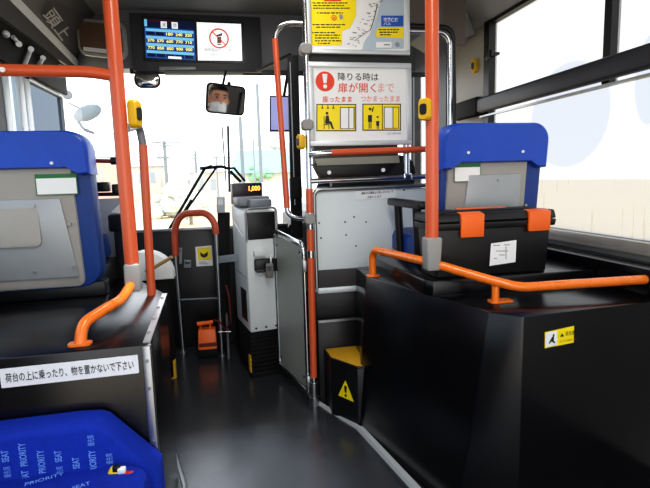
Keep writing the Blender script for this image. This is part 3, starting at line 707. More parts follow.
# crossbars between seat and pole at left
def bar(name, label, cat, pts, r, mt, extra=None):
    t = thing(name, label, cat, pts[0]); mb = MB(); mb.tube(pts, r); mb.build('tube', mt, t)
    if extra: extra(t)
    return t
def ex1(t):
    mb = MB(); a = PY(111, 161, 2.25); mb.tube([a, a + V((0.03, 0, 0))], 0.016); mb.build('collar', BLACK, t)
bar('crossbar', 'thin orange crossbar, painted dark red as shaded, between left seat and pole', 'rail', [PY(84, 160.5, 2.25), PY(120, 161.5, 2.25)], 0.0085, mat('shaded_orange_tube', (120, 50, 44), 0.4), ex1)  # orange rail, its shade painted in as dark red
def ex2(t):
    
    for (x, y, w_) in ((104, 188, .025), (117, 190, .016)): mb = MB(); p = PY(x, y, 2.3); mb.box(p.x - w_, p.x + w_, 2.27, 2.32, p.z - .016, p.z + .026, 0, 0.006); mb.build('bracket', BLACK, t)
bar('crossbar', 'black double crossbar below the shaded orange one beside left seat', 'rail', [PY(92, 194.5, 2.3), PY(124, 194, 2.3)], 0.0085, BLACK, ex2)
# black post with cap and grey panel behind the left seat
t = thing('door_post', 'black post with square cap between left seat and orange pole', 'post', (-0.52, 2.42, 0))
a = PY(113, 240, 2.5); b = PY(129, 240, 2.5)
mb = MB(); mb.box(a.x + .012, b.x + .03, 2.47, 2.53, 0, PY(118, 228, 2.5).z, 0, 0.006); mb.build('shaft', BLACK, t)
mb = MB(); mb.box(a.x - .008, b.x + .03, 2.46, 2.54, PY(118, 231, 2.5).z, PY(118, 214, 2.5).z, 0, 0.01); mb.build('cap', BLACK, t)
mb = MB(); q = [PY(112, 212, 2.5), PY(128, 214, 2.5), PY(124, 200, 2.5)]; mb.prism([V((p.x, 2.48, p.z)) for p in q], [V((p.x, 2.52, p.z)) for p in q]); tag(mb.build('cover', WHITE, t), 'white wedge cover')
mb = MB(); a = PY(100, 300, 2.62); b = PY(121, 198, 2.62); mb.box(a.x, b.x, 2.61, 2.63, 0.0, b.z); tag(mb.build('guard_panel', mat('pale_grey_panel', (168, 174, 180), 0.45), t), 'pale grey panel')
# white panel with rounded top, yellowish lever
t = thing('round_top_panel', 'white round-topped panel with ochre lever behind the left pole', 'machine', (-0.3, 2.95, 0))
p = PY(142, 273, 2.9); o = [(0.155 * math.cos(math.radians(a)), 0.145 * math.sin(math.radians(a))) for a in range(0, 181, 12)]
o = o + [(-0.155, -.02), (0.155, -.02)]
mb = MB(); mb.slab(o, V((p.x + 0.02, 2.97, p.z - 0.02)) + EZ * 0, EX, EZ, 0.11, 0, 0.012); mb.build('housing', WHITE, t)
mb = MB(); mb.tube([PY(147, 272, 2.78), PY(160, 264, 2.76), PY(172, 257, 2.74)], 0.010); _l = tag(mb.build('lever', mat('ochre_lever', (176, 140, 88), 0.4), t), 'ochre lever')
mb = MB(); mb.box(p.x - .10, p.x + .14, 2.90, 2.98, 0, p.z - .03, 0, .008); mb.build('pedestal', RUBBER, t)
mb = MB(); mb.tube(fillet([PY(147, 272, 2.78), PY(150, 268, 2.80), PY(148, 262, 2.85)], 0.02), 0.014); mb.build('lever_mount', STEEL, t)

# right big pole, clamp and rail
RP = PY(432, 250, 1.64); RX, RY = RP.x, RP.y
t = thing('orange_pole', 'thick orange upright pole at right in front of the seat', 'pole', (RX, RY, 0.8), 0, 'orange upright poles')
mb = MB(); mb.tube([(RX, RY, 0.84), (RX, RY, ZC)], 0.0235, 0, 20); mb.build('tube', ORANGE, t)
zb, zt = PY(432, 270, RY).z, PY(432, 237, RY).z
mb = MB(); mb.hexa([(RX - .028, RY - .028, zb), (RX + .022, RY - .028, zb), (RX + .022, RY + .026, zb), (RX - .028, RY + .026, zb), (RX - .030, RY - .028, zt), (RX + .030, RY - .028, zt), (RX + .030, RY + .028, zt), (RX - .030, RY + .028, zt)], 0, 0.008, 3); tag(mb.build('clamp', CLAMP, t), 'grey clamp block')
stop_button('yellow stop button on the thick orange pole at right', PY(426.5, 110, RY) + V((-0.008, -0.012, 0)), (-0.75, -0.6, 0), 0.075)
t = thing('orange_handrail', 'long orange handrail round the edge of right black box', 'rail', (0.9, 1.5, ZB), 0, 'orange handrails on the wheel boxes')
e0 = V((0.632, 2.095, ZB)); zr = 0.815
f0 = PZ(497, 303, ZB)
corner = PY(520, 287.5, 1.47)
wallp = PX(650, 277.5, WR - 0.0)
pts = [e0, V((e0.x, e0.y, zr + 0.012)), V((RX, RY, PY(432, 263, RY).z)), PY(495, 281.5, 1.515), corner, V((WR - .002, 1.43, corner.z + 0.002))]
mb = MB(); mb.tube(fillet(pts, 0.055, 7), 0.0165, 0, 16); mb.build('tube', ORANGE_B, t)
mb = MB(); jp = PY(495.5, 286, 1.515); mb.tube([(jp.x, jp.y, ZB + 0.004), jp], 0.013); mb.build('support', ORANGE_B, t)
mb = MB(); mb.slab(rr_outline(0.085, 0.045, 0.015), (jp.x + 0.022, jp.y + 0.005, ZB), EX, EY, 0.006); mb.build('flange', ORANGE_B, t)
mb = MB(); mb.slab(rr_outline(0.06, 0.04, 0.014), (e0.x, e0.y, ZB), EX, EY, 0.006); mb.build('flange', ORANGE_B, t)
# middle grab bar with chrome hooks joining the partition pole
MY = 2.42
a, b = PY(275, 39, MY), PY(287, 208, MY)
t = thing('middle_grab_bar', 'slim orange grab bar with chrome hooks left of the signs', 'rail', b)
mb = MB(); mb.tube([b, a], 0.0145); mb.build('tube', ORANGE, t)
mb = MB(); mb.tube(bez(a, a + V((0.003, 0, 0.085)), V((xp(1.9), YP, PY(300, 24, YP).z))), 0.0115); mb.build('upper_hook', CHROME, t)
mb = MB(); mb.tube(bez(b, b + V((0.0, 0, -0.06)), V((xp(.95), YP, PY(306, 219, YP).z))), 0.0115); mb.build('lower_hook', CHROME, t)
stop_button('yellow stop button on the chrome partition pole', PY(302.5, 142, YP) + V((-0.008, -0.016, 0)), (-1, -0.25, 0), 0.07)
# black slender post behind
t = thing('black_post', 'tall black post between the orange grab bar and partition pole', 'post', (0.37, 2.7, 0.7))
a0, a1 = PY(288, 55, 2.7), PY(298.5, 55, 2.7); b0, b1 = PY(292, 238, 2.7), PY(303, 238, 2.7)
mb = MB(); mb.hexa([b0, b1, b1 + EY * .04, b0 + EY * .04, a0, a1, a1 + EY * .04, a0 + EY * .04], 0, 0.006); mb.build('shaft', RUBBER, t)
mb = MB(); c0, c1 = PY(290, 62, 2.697), PY(295, 205, 2.697); mb.tube([c1, c0], 0.004); tag(mb.build('bright_edge', STEEL, t), 'thin bright edge strip')
mb = MB(); p = PY(296.5, 188, 2.69); mb.box(p.x - .033, p.x + .03, 2.68, 2.74, p.z - .06, p.z + .06, 0, 0.01); mb.build('joint', RUBBER, t)
t = thing('visor_arm', 'black arm reaching up from the header to the black post', 'arm', PY(257, 71, 3.3)); mb = MB(); mb.tube([PY(257, 71, 3.3), PY(290, 55, 3.0)], 0.011); mb.build('arm', BLACK, t)

# --------------------------------------------------------------------- seats
def seat_sticker(t, cx, cz, w, h, y, par):
    mb = MB(); mb.slab(rr_outline(w, h, 0.003), (cx, y, cz), EX, EZ, 0.0012); st = tag(mb.build('sticker', GREEN, par, local=True), 'green edged white sticker')
    mb = MB(); mb.poly([(cx + a * w / 2, y - 0.0018, cz + b * h / 2 - 0.001) for a, b in ((-.95, -.90), (.95, -.90), (.95, .62), (-.95, .62))]); mb.build('sticker_face', PAPER, st, local=True, flat=True, smooth=False)
def make_seat(label, loc, wd=0.45, ht=0.66, plate=0, so=0.0, cw=None, cz=0.0):
    """bus seat seen from behind; local frame: origin on the box top below the backrest, rear face toward -Y"""
    t = thing('bus_seat', label, 'seat', loc, 0, 'blue bus seats with grey backs')
    zc = ht / 2 + 0.02; hb = ht - 0.03
    lean = lambda z: -0.055 * (z / ht)                      # backrest leans to the rear
    def rings(w, h, r, cz, prof, n=6):
        out = []
        for k, d in prof: out.append([V((x * k[0] if isinstance(k, tuple) else x * k, d + lean(cz + y), cz + y * (k[1] if isinstance(k, tuple) else k))) for x, y in rr_outline(w, h, r, n)])
        return out
    def off(rg): return [[p + EX * so for p in r] for r in rg]
    mb = MB(); mb.loft(rings(wd, hb, 0.085, zc, ((.90, .012), (.97, .016), (1, .04), (1, .075), (.95, .10), (.82, .115)))); bk = mb.build('backrest', BLUE_D, t, local=True)
    mb = MB(); mb.loft(off(rings(wd - 0.11, hb - 0.10, 0.03, zc - 0.035, ((1, .030), (1, .004), (.985, .0))))); sh = tag(mb.build('back_shell', SHELL, t, local=True), 'grey hard back shell')
    # blue cap over the top of the back: outline with a stepped lower edge
    ch = 0.172 if plate == 0 else 0.15; zt0 = zc + hb / 2 + 0.006
    o = []
    W = wd / 2 + 0.002
    for a in range(0, 91, 10): o.append((W - 0.075 + 0.075 * math.cos(math.radians(a)), zt0 - 0.075 + 0.075 * math.sin(math.radians(a))))
    for a in range(90, 181, 10): o.append((-W + 0.075 + 0.075 * math.cos(math.radians(a)), zt0 - 0.075 + 0.075 * math.sin(math.radians(a))))
    o += [(-W, zt0 - ch - 0.012), (-W + 0.035, zt0 - ch - 0.014), (-W + 0.075, zt0 - ch + 0.012), (W - 0.075, zt0 - ch + 0.012), (W - 0.035, zt0 - ch - 0.014), (W, zt0 - ch - 0.012)]
    def crg(k, d):
        cz = zt0 - ch / 2
        return [V((x * k, d + lean(z), cz + (z - cz) * (1 - (1 - k) * 2.0))) for x, z in o]
    mb = MB(); mb.loft([crg(.955, -.024), crg(.985, -.017), crg(1, -.002), crg(1.006, .04), crg(1.006, .085), crg(.97, .115), crg(.9, .125)]); cap = tag(mb.build('head_cap', BLUE, t, local=True), 'glossy bright blue cap')
    for x in (-0.28 * wd, 0.24 * wd):
        mb = MB(); z = zt0 - 0.118; mb.cyl((x, lean(z) - 0.023, z), (x, lean(z) - 0.029, z), 0.006, 0, 12); mb.build('screw', WHITE, cap, local=True)
    ys = lambda z: lean(z) + 0.002
    if plate == 0:
        # raised plate with two ribs
        z0, z1 = 0.12, 0.385
        mb = MB(); mb.hexa([(-.14, ys(z0) - .016, z0), (.13, ys(z0) - .016, z0), (.13, ys(z0) + .01, z0), (-.14, ys(z0) + .01, z0), (-.115, ys(z1) - .012, z1), (.125, ys(z1) - .012, z1), (.125, ys(z1) + .01, z1), (-.115, ys(z1) + .01, z1)], 0, 0.006)
        pl = tag(mb.build('cover_plate', SHELL2, sh, local=True), 'raised grey cover plate')
        seat_sticker(t, -0.120, 0.395, 0.118, 0.074, ys(0.395) - 0.006, sh)
        scr = ((0.02, 0.36), (0.155, 0.25), (-0.165, 0.20), (0.1, 0.2))
    else:
        z0, z1 = 0.09, 0.40
        mb = MB(); mb.hexa([(-.19, ys(z0) - .012, z0), (.155, ys(z0) - .012, z0), (.155, ys(z0) + .01, z0), (-.19, ys(z0) + .01, z0), (-.19, ys(z1) - .010, z1), (.12, ys(z1) - .010, z1), (.12, ys(z1) + .01, z1), (-.19, ys(z1) + .01, z1)], 0, 0.005)
        pl = tag(mb.build('cover_plate', SHELL2, sh, local=True), 'flat grey cover plate')
        mb = MB(); mb.slab(rr_outline(0.20, 0.16, 0.02), (-0.06, ys(.3) - .012, 0.30), EX, EZ, 0.004, 0, 0.003); mb.build('pocket_plate', SHELL, pl, local=True)
        seat_sticker(t, 0.115, 0.452, 0.145, 0.078, ys(0.452) - 0.006, sh)
        scr = ((-0.10, 0.375), (0.03, 0.375), (0.145, 0.30), (0.0, 0.12), (0.14, 0.13))
    for x, z in scr: mb = MB(); mb.cyl((x, ys(z) + .002, z), (x, ys(z) - .019, z), 0.0055, 0, 10); mb.build('screw', STEEL, sh, local=True)
    # cushion on a black frame
    mb = MB(); mb.loft([[V((x * k, 0.30 + y * k, z - cz)) for x, y in rr_outline(cw or wd + 0.02, 0.40, 0.07, 5)] for k, z in ((.92, .10), (1, .115), (1, .18), (.96, .205), (.85, .215))]); mb.build('cushion', BLUE_D, t, local=True)
    mb = MB(); mb.box(-wd / 2 + .03, wd / 2 - .03, 0.10, 0.44, 0.0, 0.10, 0, 0.01); mb.box(-wd / 2 - .0, wd / 2 - .0, 0.02, 0.10, 0.0, 0.06, 0, 0.008); mb.build('base_frame', BLACK, t, local=True)
    return t
s1 = make_seat('blue seat with grey back on right box behind the toolbox', (1.10, 1.925, ZD), 0.470, 0.582, 0, -.024, .56, .09)
# folding armrest on its aisle side
ax = 0.80
mb = MB()
a, b = PX(391, 199, ax), PX(424, 205, ax)
mb.hexa([(ax - .022, b.y, b.z - .02), (ax + .022, b.y, b.z - .02), (ax + .022, min(a.y, 2.34), b.z - .02), (ax - .022, min(a.y, 2.34), b.z - .02), (ax - .022, b.y, b.z + .014), (ax + .022, b.y, b.z + .014), (ax + .022, min(a.y, 2.34), b.z + .016), (ax - .022, min(a.y, 2.34), b.z + .016)], 0, 0.010, 3)
for px in (398, 416.5):
    q = PX(px, 210, ax); mb.tube([(ax + .01, q.y, 0.78), (ax, q.y, b.z)], 0.019)
tag(mb.build('armrest', BLACK, s1), 'black loop armrest')
s2 = make_seat('blue seat with grey back on left black box, cut by the frame', (-0.735, 2.06, ZB), 0.475, 0.637, 1, -.012, .36)

# priority seat at lower left, facing the rear
t = thing('priority_seat', 'blue patterned priority seat against the left black box', 'seat', (-0.6, 1.1, 0))
o = [(WL + .004, .20), (-.215, .20), (-.218, .385), (-.345, .528), (-.365, .537), (-.42, .541), (WL + .004, .532)]
def pr(k, y):
    return [V((x - (0.012 * k if x > -0.5 else 0), y, z - 0.012 * k if z > 0.3 else z)) for x, z in o]
mb = MB(); mb.loft([pr(1.3, 1.278), pr(0.5, 1.284), pr(0, 1.30), pr(0, 1.375), pr(.8, 1.384)], 0)
random.seed(3)
LW = {'PRIORITY': .062, 'SEAT': .031, '優先席': .030}
seq = ['PRIORITY', '優先席', 'SEAT']
for ci, x in enumerate((-.75, -.70, -.655, -.61, -.565, -.525, -.485, -.445, -.405, -.365, -.325, -.288, -.255)):
    z = .40 + (.012 if ci % 2 else .030); lim = .522 if x < -.37 else .522 - (x + .37) * 1.05
    k = ci
    while True:
        w_ = seq[k % 3]
        if z + LW[w_] > lim: break
        mb.text(w_, (x, 1.2765, z), EZ, -EX, w=LW[w_], h=0.017, mi=1, bold=0.022 if w_.isascii() else 0.004); z += LW[w_] + .012; k += 1
mb.build('backrest', [BLUE_F, BLUE_T], t, flat=False)
mb = MB(); mb.loft([[V((-.605 + x * k, 1.065 + y * k, z)) for x, y in rr_outline(.75, .45, .06, 5)] for k, z in ((.96, .30), (1, .315), (1, .39), (.98, .412), (.93, .424))])
for s_, x, y in (('SEAT', -.40, 1.19), ('PRIORITY', -.52, 1.235), ('SEAT', -.62, 1.19), ('優先席', -.50, 1.17), ('PRIORITY', -.42, 1.14)):
    mb.text(s_, (x, y, .4255), V((1, .35, 0)), V((-.35, 1, 0)), h=0.016, w={'PRIORITY': .085, 'SEAT': .04, '優先席': .034}[s_], mi=1, bold=0.01)
mb.build('cushion', [BLUE_F, BLUE_T], t)
mb = MB(); mb.box(WL + .004, -.30, .87, 1.27, 0, .31, 0, 0.01); mb.build('base', BLACKBOX, t)
# buckle lying in the seat corner
p = PZ(124, 474, 0.47)
t = thing('belt_buckle', 'yellow and red belt buckle in the corner of priority seat', 'buckle', (p.x, p.y, 0.45))
A1, A2 = PY(109, 471, 1.24), PY(132, 485, 1.23)
d = (A2 - A1).normalized(); n_ = V((-d.z, 0, d.x)).normalized()
mb = MB(); mb.hexa([A1 - n_*.011, A2 - n_*.011, A2 - n_*.011 + EY*.018, A1 - n_*.011 + EY*.018, A1 + n_*.009, A2 + n_*.009, A2 + n_*.009 + EY*.018, A1 + n_*.009 + EY*.018], 0, 0.005, 3); mb.build('tongue', mat('yellow_plastic', (250, 216, 30), 0.4), t)
q = A1 * .30 + A2 * .70 + n_ * .014; mb = MB(); mb.ball(q + EY * .004, 0.016, 0, (1.25, .7, .7)); mb.build('button', mat('red_plastic', (190, 32, 24), 0.4), t)
q = A1 * .62 + A2 * .38 + n_ * .016; mb = MB(); mb.box(q.x - .010, q.x + .010, q.y - .004, q.y + .012, q.z - .008, q.z + .008, 0, 0.004); mb.build('tag', WHITE, t)
q = A1 * .72 + A2 * .28 + n_ * .014; mb = MB(); mb.box(q.x - .016, q.x + .004, q.y, q.y + .014, q.z - .006, q.z + .010, 0, 0.004); mb.build('strap_end', BLACK, t)

# ------------------------------------------------------------------- toolbox
TX0, TX1, TYF, TYB, TZ0 = 0.752, 1.236, 1.69, 1.862, ZD
t = thing('toolbox', 'black toolbox with orange latches on the right black box', 'toolbox', ((TX0 + TX1) / 2, 1.78, TZ0))
tz = PY(500, 221, TYF).z          # lid seam
zt = PY(500, 211.5, TYF).z        # lid top
i_ = 0.012
mb = MB(); mb.hexa([(TX0 + i_, TYF + .008, TZ0), (TX1 - i_, TYF + .008, TZ0), (TX1 - i_, TYB - .006, TZ0), (TX0 + i_, TYB - .006, TZ0), (TX0, TYF, tz), (TX1, TYF, tz), (TX1, TYB, tz), (TX0, TYB, tz)], 0, 0.008, 3)
mb.hexa([(TX0 - .012, TYF - .007, tz - .026), (TX1 + .012, TYF - .007, tz - .026), (TX1 + .012, TYB, tz - .026), (TX0 - .012, TYB, tz - .026), (TX0 - .016, TYF - .011, tz), (TX1 + .016, TYF - .011, tz), (TX1 + .016, TYB, tz), (TX0 - .016, TYB, tz)], 0, 0.005)
mb.build('body', BLACK, t)
mb = MB(); mb.hexa([(TX0 - .016, TYF - .012, tz + .002), (TX1 + .016, TYF - .012, tz + .002), (TX1 + .016, TYB, tz + .002), (TX0 - .016, TYB, tz + .002), (TX0 - .010, TYF - .002, zt), (TX1 + .012, TYF - .002, zt), (TX1 + .012, TYB, zt), (TX0 - .010, TYB, zt)], 0, 0.008, 3)
lid = mb.build('lid', BLACK, t)
for x0, x1 in ((461, 484), (528.5, 550)):
    a, b = PY(x0, 230, TYF - .014), PY(x1, 230, TYF - .014)
    zl = PY(x0, 237.5 if x0 < 500 else 231, TYF).z
    mb = MB(); mb.hexa([(a.x, TYF - .017, zl), (b.x, TYF - .017, zl), (b.x, TYF - .005, zl), (a.x, TYF - .005, zl), (a.x, TYF - .019, zt - .008), (b.x, TYF - .019, zt - .008), (b.x, TYF - .0, zt - .008), (a.x, TYF - .0, zt - .008)], 0, 0.004)
    mb.hexa([(a.x, TYF - .019, zt - .012), (b.x, TYF - .019, zt - .012), (b.x, TYF + .02, zt - .004), (a.x, TYF + .02, zt - .004), (a.x, TYF - .017, zt - .004), (b.x, TYF - .017, zt - .004), (b.x, TYF + .02, zt + .004), (a.x, TYF + .02, zt + .004)], 0, 0.002)
    tag(mb.build('latch', ORANGE_P, t), 'orange latch')
hz = zt + 0.004
mb = MB(); mb.box(.885, 1.085, 1.755, 1.80, zt - .004, zt + .012, 0, 0.005); tag(mb.build('lid_handle', ORANGE_P, lid), 'orange carrying handle')
mb = MB(); mb.box(.86, 1.11, 1.735, 1.75, zt - .004, zt + .010, 0, 0.004); mb.box(1.10, 1.20, 1.74, 1.82, zt - .004, zt + .007, 0, 0.004); mb.box(.78, .87, 1.74, 1.82, zt - .004, zt + .007, 0, 0.004); mb.build('lid_rib', BLACK, lid)
mb = MB(); Yl = TYF + 0.0005
mb.poly([PY(489.5, 266, Yl), PY(515.5, 262, Yl), PY(516.5, 240, Yl), PY(491, 243.5, Yl)], 0)
lb = tag(mb.build('paper_label', PAPER, t, smooth=False), 'white paper label')
mb = MB()
for y, x0, x1 in ((245, 493, 500), (244.4, 504, 510), (250.6, 496, 508), (254.6, 499, 505), (258, 494, 497)):
    px_rect(mb, x0, y, x1, y + .8, Yl - .0006, 0)
px_rect(mb, 505.6, 246, 506.4, 259, Yl - .0006, 0)
mb.build('scribble', GREYINK, lb, flat=True, smooth=False)

# -------------------------------------------------------------- front: screens
t = thing('display_unit', 'black overhead display unit with fare table and white notice screens', 'screen', (-0.15, 3.47, 1.93))
YD = 3.455
def pz_out(mb, x0, y0, x1, y1, ya, yb, mi=0, bev=0.006):
    a, b, c, d = PY(x0, y1, ya), PY(x1, y1, ya), PY(x1, y0, ya), PY(x0, y0, ya)
    mb.hexa([a, b, b + EY * (yb - ya), a + EY * (yb - ya), d, c, c + EY * (yb - ya), d + EY * (yb - ya)], mi, bev)
mb = MB(); a, b = PY(133, 69, 3.462), PY(260, 16, 3.462)
mb.box(a.x, b.x, 3.462, 3.54, PY(196, 71.5, 3.462).z, PY(196, 14.5, 3.462).z, 0, 0.008); mb.build('housing', mat('slate_display_housing', (66, 68, 76), .45), t)
mb = MB(); q = [(141.6, 15.4), (244, 23), (244.6, 63.6), (143.6, 61)]; mb.prism([PY(x, y, YD) for x, y in q], [PY(x, y, YD) + EY * .02 for x, y in q]); mb.build('bezel', BLACK, t)
def Q(x0, y0, x1, y1):
    """bilinear position inside the left screen quad (u right, v down)"""
    A_, B_, C_, D_ = (144, 18.2), (194, 21.6), (195.4, 60.4), (146, 57.6)
    f = lambda u, v: (A_[0]*(1-u)*(1-v) + B_[0]*u*(1-v) + C_[0]*u*v + D_[0]*(1-u)*v, A_[1]*(1-u)*(1-v) + B_[1]*u*(1-v) + C_[1]*u*v + D_[1]*(1-u)*v)
    return [f(x0, y1), f(x1, y1), f(x1, y0), f(x0, y0)]
YQ = YD - .002
mb = MB(); px_poly(mb, Q(0, 0, 1, 1), YQ, 0); s_ = tag(mb.build('fare_screen', SCR_BLUE, t, smooth=False), 'blue fare table screen')
mb = MB()
px_poly(mb, Q(0, 0, 1, .22), YQ - .0006, 1); px_poly(mb, Q(.08, .02, .62, .07), YQ - .001, 5); px_poly(mb, Q(0, .02, .055, .20), YQ - .0012, 2)
for u, ch in ((.33, '運'), (.55, '賃')):
    q = Q(u, .05, u + .12, .215); px_poly(mb, q, YQ - .0012, 3)
    px_text(mb, ch, q[0][0] + .8, q[2][1] + .8, q[1][0] - .8, q[0][1] - .8, YQ - .002, 1, .0)
rows = [['', '', '180', '240', '320'], ['370', '570', '600', '770', '710'], ['770', '850', '850', '900', '950'], ['', '', '', '', '']]
for r in range(4):
    v0 = .25 + r * .185
    px_poly(mb, Q(.02, v0, .98, v0 + .07), YQ - .0006, 2)
    for c_ in range(5):
        u0 = .03 + c_ * .19
        q = Q(u0, v0 + .075, u0 + .17, v0 + .165); px_poly(mb, q, YQ - .0008, 1)
        if rows[r][c_]: px_text(mb, rows[r][c_], q[0][0] + .9, q[3][1] + .25, q[1][0] - .6, q[0][1] - .25, YQ - .0014, 4, 0.035)
px_poly(mb, Q(.45, .93, .72, .99), YQ - .001, 3)
mb.build('table', [SCR_BLUE, SCR_NAVY, SCR_LIGHT, SCR_WHITE, SCR_YEL, SCR_MAROON], s_, flat=True, smooth=False)
mb = MB(); px_poly(mb, [(198, 60.4), (242.2, 60.8), (241, 24), (196.6, 22.2)], YQ, 0); s_ = tag(mb.build('notice_screen', SCR_WHITE, t, smooth=False), 'white screen with a red prohibition ring')
mb = MB(); c = PY(219, 38.4, YQ - .0008)
mb.ring(c, EX, EZ, 0.054, 0.064, 0, 32); dg = (EX * .7 - EZ * .7); dn = (EX * .7 + EZ * .7) * 0.004
mb.poly([c - dg * .055 - dn, c + dg * .055 - dn, c + dg * .055 + dn, c - dg * .055 + dn], 0)
px_poly(mb, [(216.5, 35), (221, 33.6), (221.6, 32.2), (222.2, 35.6), (217.4, 36.2)], YQ - .0012, 1); px_rect(mb, 217.2, 36.6, 221.2, 43.4, YQ - .0012, 2); px_rect(mb, 217.4, 44.2, 221.2, 45.2, YQ - .0012, 1)
for y in (37.6, 39.6, 41.6): px_rect(mb, 217.9, y, 218.7, y + 1, YQ - .0016, 1); px_rect(mb, 219.8, y, 220.6, y + 1, YQ - .0016, 1)
px_text(mb, '携帯電話のご使用は', 204.6, 48, 234.4, 51.6, YQ - .0008, 3, 0.01); px_text(mb, 'お控え下さい', 209.4, 53, 228, 56.4, YQ - .0008, 3, 0.01)
mb.build('print', [SCR_RED, INK, PINK, SCR_GREY], s_, flat=True, smooth=False)
# long grey lamp bar under the display
t = thing('lamp_bar', 'long grey lamp bar under the overhead display unit', 'lamp', PY(200, 72, 3.46))
mb = MB(); pz_out(mb, 164, 66.8, 243, 74, 3.465, 3.53, 0, 0.008); mb.build('housing', mat('grey_lamp_housing', (120, 128, 130), 0.4), t)
mb = MB(); pz_out(mb, 159, 66.4, 196, 69.8, 3.45, 3.47, 0, 0.005); mb.build('lens', mat('pale_lamp_lens', (150, 158, 160), 0.3), t)
# rounded framed mirror at the left of the header
t = thing('header_mirror', 'rounded rectangular mirror with brown painted reflection in a pale frame on the header', 'mirror', PY(103, 40, 3.45))
m0 = PY(103, 39.5, 3.45); mw = PY(127.5, 40, 3.45).x - PY(78.8, 40, 3.45).x; mh = PY(103, 20.5, 3.45).z - PY(103, 58.5, 3.45).z
m1, m2 = PY(79, 37.0, 3.585), PY(127.5, 42.0, 3.455); mu = (m2 - m1).normalized(); mw = (m2 - m1).length; m0 = (m1 + m2) / 2; mN = EZ.cross(mu).normalized() * -1
if mN.y > 0: mN = -mN
mb = MB(); mb.slab(rr_outline(mw, mh, 0.055, 6), m0, mu, EZ, 0.022, 0, 0.008); mb.build('frame', mat('pale_grey_frame', (172, 176, 178), 0.35, metal=0.3), t)
mb = MB(); mb.slab(rr_outline(mw - .04, mh - .04, 0.04, 6), m0 + mN * .0215, mu, EZ, 0.002, 0); gl = mb.build('glass', MIRROR_B, t)
mb = MB(); mb.slab(rr_outline(mw * .62, 0.026, 0.008), m0 - mu * .025 + mN * .0235 - EZ * mh * .33, mu, EZ, 0.002, 0); tag(mb.build('white_reflection', WHITE, gl), 'painted white reflection at the lower edge')  # white band painted on as a reflection
mb = MB(); mb.slab(rr_outline(0.035, 0.04, 0.006), m0 + mu * mw * .35 + mN * .0235 + EZ * mh * .13, mu, EZ, 0.002, 0); mb.build('dark_patch', BLACK, gl)
# little round mirror beneath the header
t = thing('small_mirror', 'small dark oval mirror hanging under the header at left', 'mirror', PY(147, 80, 3.5))
p = PY(147.5, 80, 3.5)
mb = MB(); mb.loft([[p + V((x * k, d, y * k)) for x, y in rr_outline(0.165, 0.105, 0.045, 6)] for k, d in ((1, -.01), (1.0, .005), (.85, .035), (.5, .05))]); mb.tube([p + V((0, .03, 0)), p + V((0, .05, .09))], .01); mb.build('shell', BLACK, t)
mb = MB(); mb.loft([[p + V((x * k, d, y * k)) for x, y in rr_outline(0.14, 0.085, 0.036, 6)] for k, d in ((1, -.0105), (.8, -.016), (.4, -.020))]); gl = mb.build('glass', MIRROR, t)
# inside rear view mirror, aimed from the driver's head to the passenger side
H = V((0.765, 2.70, 1.475))
Mc = PY(226, 99.5, 3.3); Mh = PY(212, 98.5, 3.3)
n_ = ((H - Mh).normalized() + (EYE - Mh).normalized()).normalized()
mu = EZ.cross(n_).normalized(); mv = n_.cross(mu).normalized()
mu = (mu - EZ * 0.03).normalized(); mv = n_.cross(mu).normalized()
t = thing('inside_mirror', 'wide rear view mirror showing a masked face above the fare box', 'mirror', Mc)
mb = MB(); mb.loft([[Mc + mu * x * k + mv * y * k + n_ * d for x, y in rr_outline(0.274, 0.186, 0.03, 6)] for k, d in ((.7, -.03), (.97, -.015), (1, 0.0), (.985, .004))]); mb.build('shell', BLACK, t)
mb = MB(); mb.slab(rr_outline(0.252, 0.164, 0.024, 6), Mc + n_ * .0042, mu, mv, 0.0012); mb.build('glass', MIRROR, t)
mb = MB(); mb.tube(fillet([Mc - n_ * .02, Mc - n_ * .05 + EZ * .06, V((Mc.x + .01, Mc.y + .12, 1.87))], .03), .008); mb.ball(Mc + mv * .10 + mu * .02 - n_ * .01, .012); mb.build('stem', BLACK, t)

# ------------------------------------------------------------- front: lower area
t = thing('u_shaped_rail', 'orange topped U-shaped rail on steel legs at front entrance', 'rail', (-0.22, 3.25, 0))
UY = 3.25
fl, fr_ = PZ(183, 353, 0), PZ(222, 359, 0); UYl, UYr = 3.36, 3.22
tl, tr_ = PY(175.5, 262, UYl), PY(216.5, 232, UYr)
mb = MB()
hl, hr = PY(174, 240, UYl), PY(214.5, 228, UYr)
tt = [PY(175.5, 256, UYl), PY(174, 230, UYl), PY(181, 213.5, 3.33), PY(206, 212.5, 3.25), PY(214.5, 222, UYr), PY(216, 234, UYr)]
mb.tube(fillet(tt, .06, 6), .0215, 0, 16); tag(mb.build('top_bend', mat('faded_orange_tube', (190, 84, 58), 0.4), t), 'orange bent top')
mb = MB(); mb.tube([(fl.x, UYl, 0), tt[0]], .0135); mb.build('leg', STEEL, t)
mb = MB(); mb.tube([(fr_.x, UYr, 0), tt[-1]], .0135); mb.build('leg', STEEL, t)
mb = MB(); mb.tube([PY(178.6, 300, UYl), PY(217.5, 298.5, UYr)], .009); mb.build('crossbar', STEEL, t)
for x, y in ((fl.x, UYl), (fr_.x, UYr)): 
    mb = MB(); mb.cyl((x, y, 0), (x, y, .012), .03); mb.build('foot_flange', STEEL, t)
mb = MB(); a, b = PY(217, 260, UYr), PY(238, 257.5, 2.98); mb.hexa([a - EZ * .022, b - EZ * .022, b - EZ * .022 + EY * .01, a - EZ * .022 + EY * .01, a + EZ * .022, b + EZ * .022, b + EZ * .022 + EY * .01, a + EZ * .022 + EY * .01]); tag(mb.build('band', mat('pale_band', (176, 182, 188), 0.4), t), 'pale flat band to the fare box')
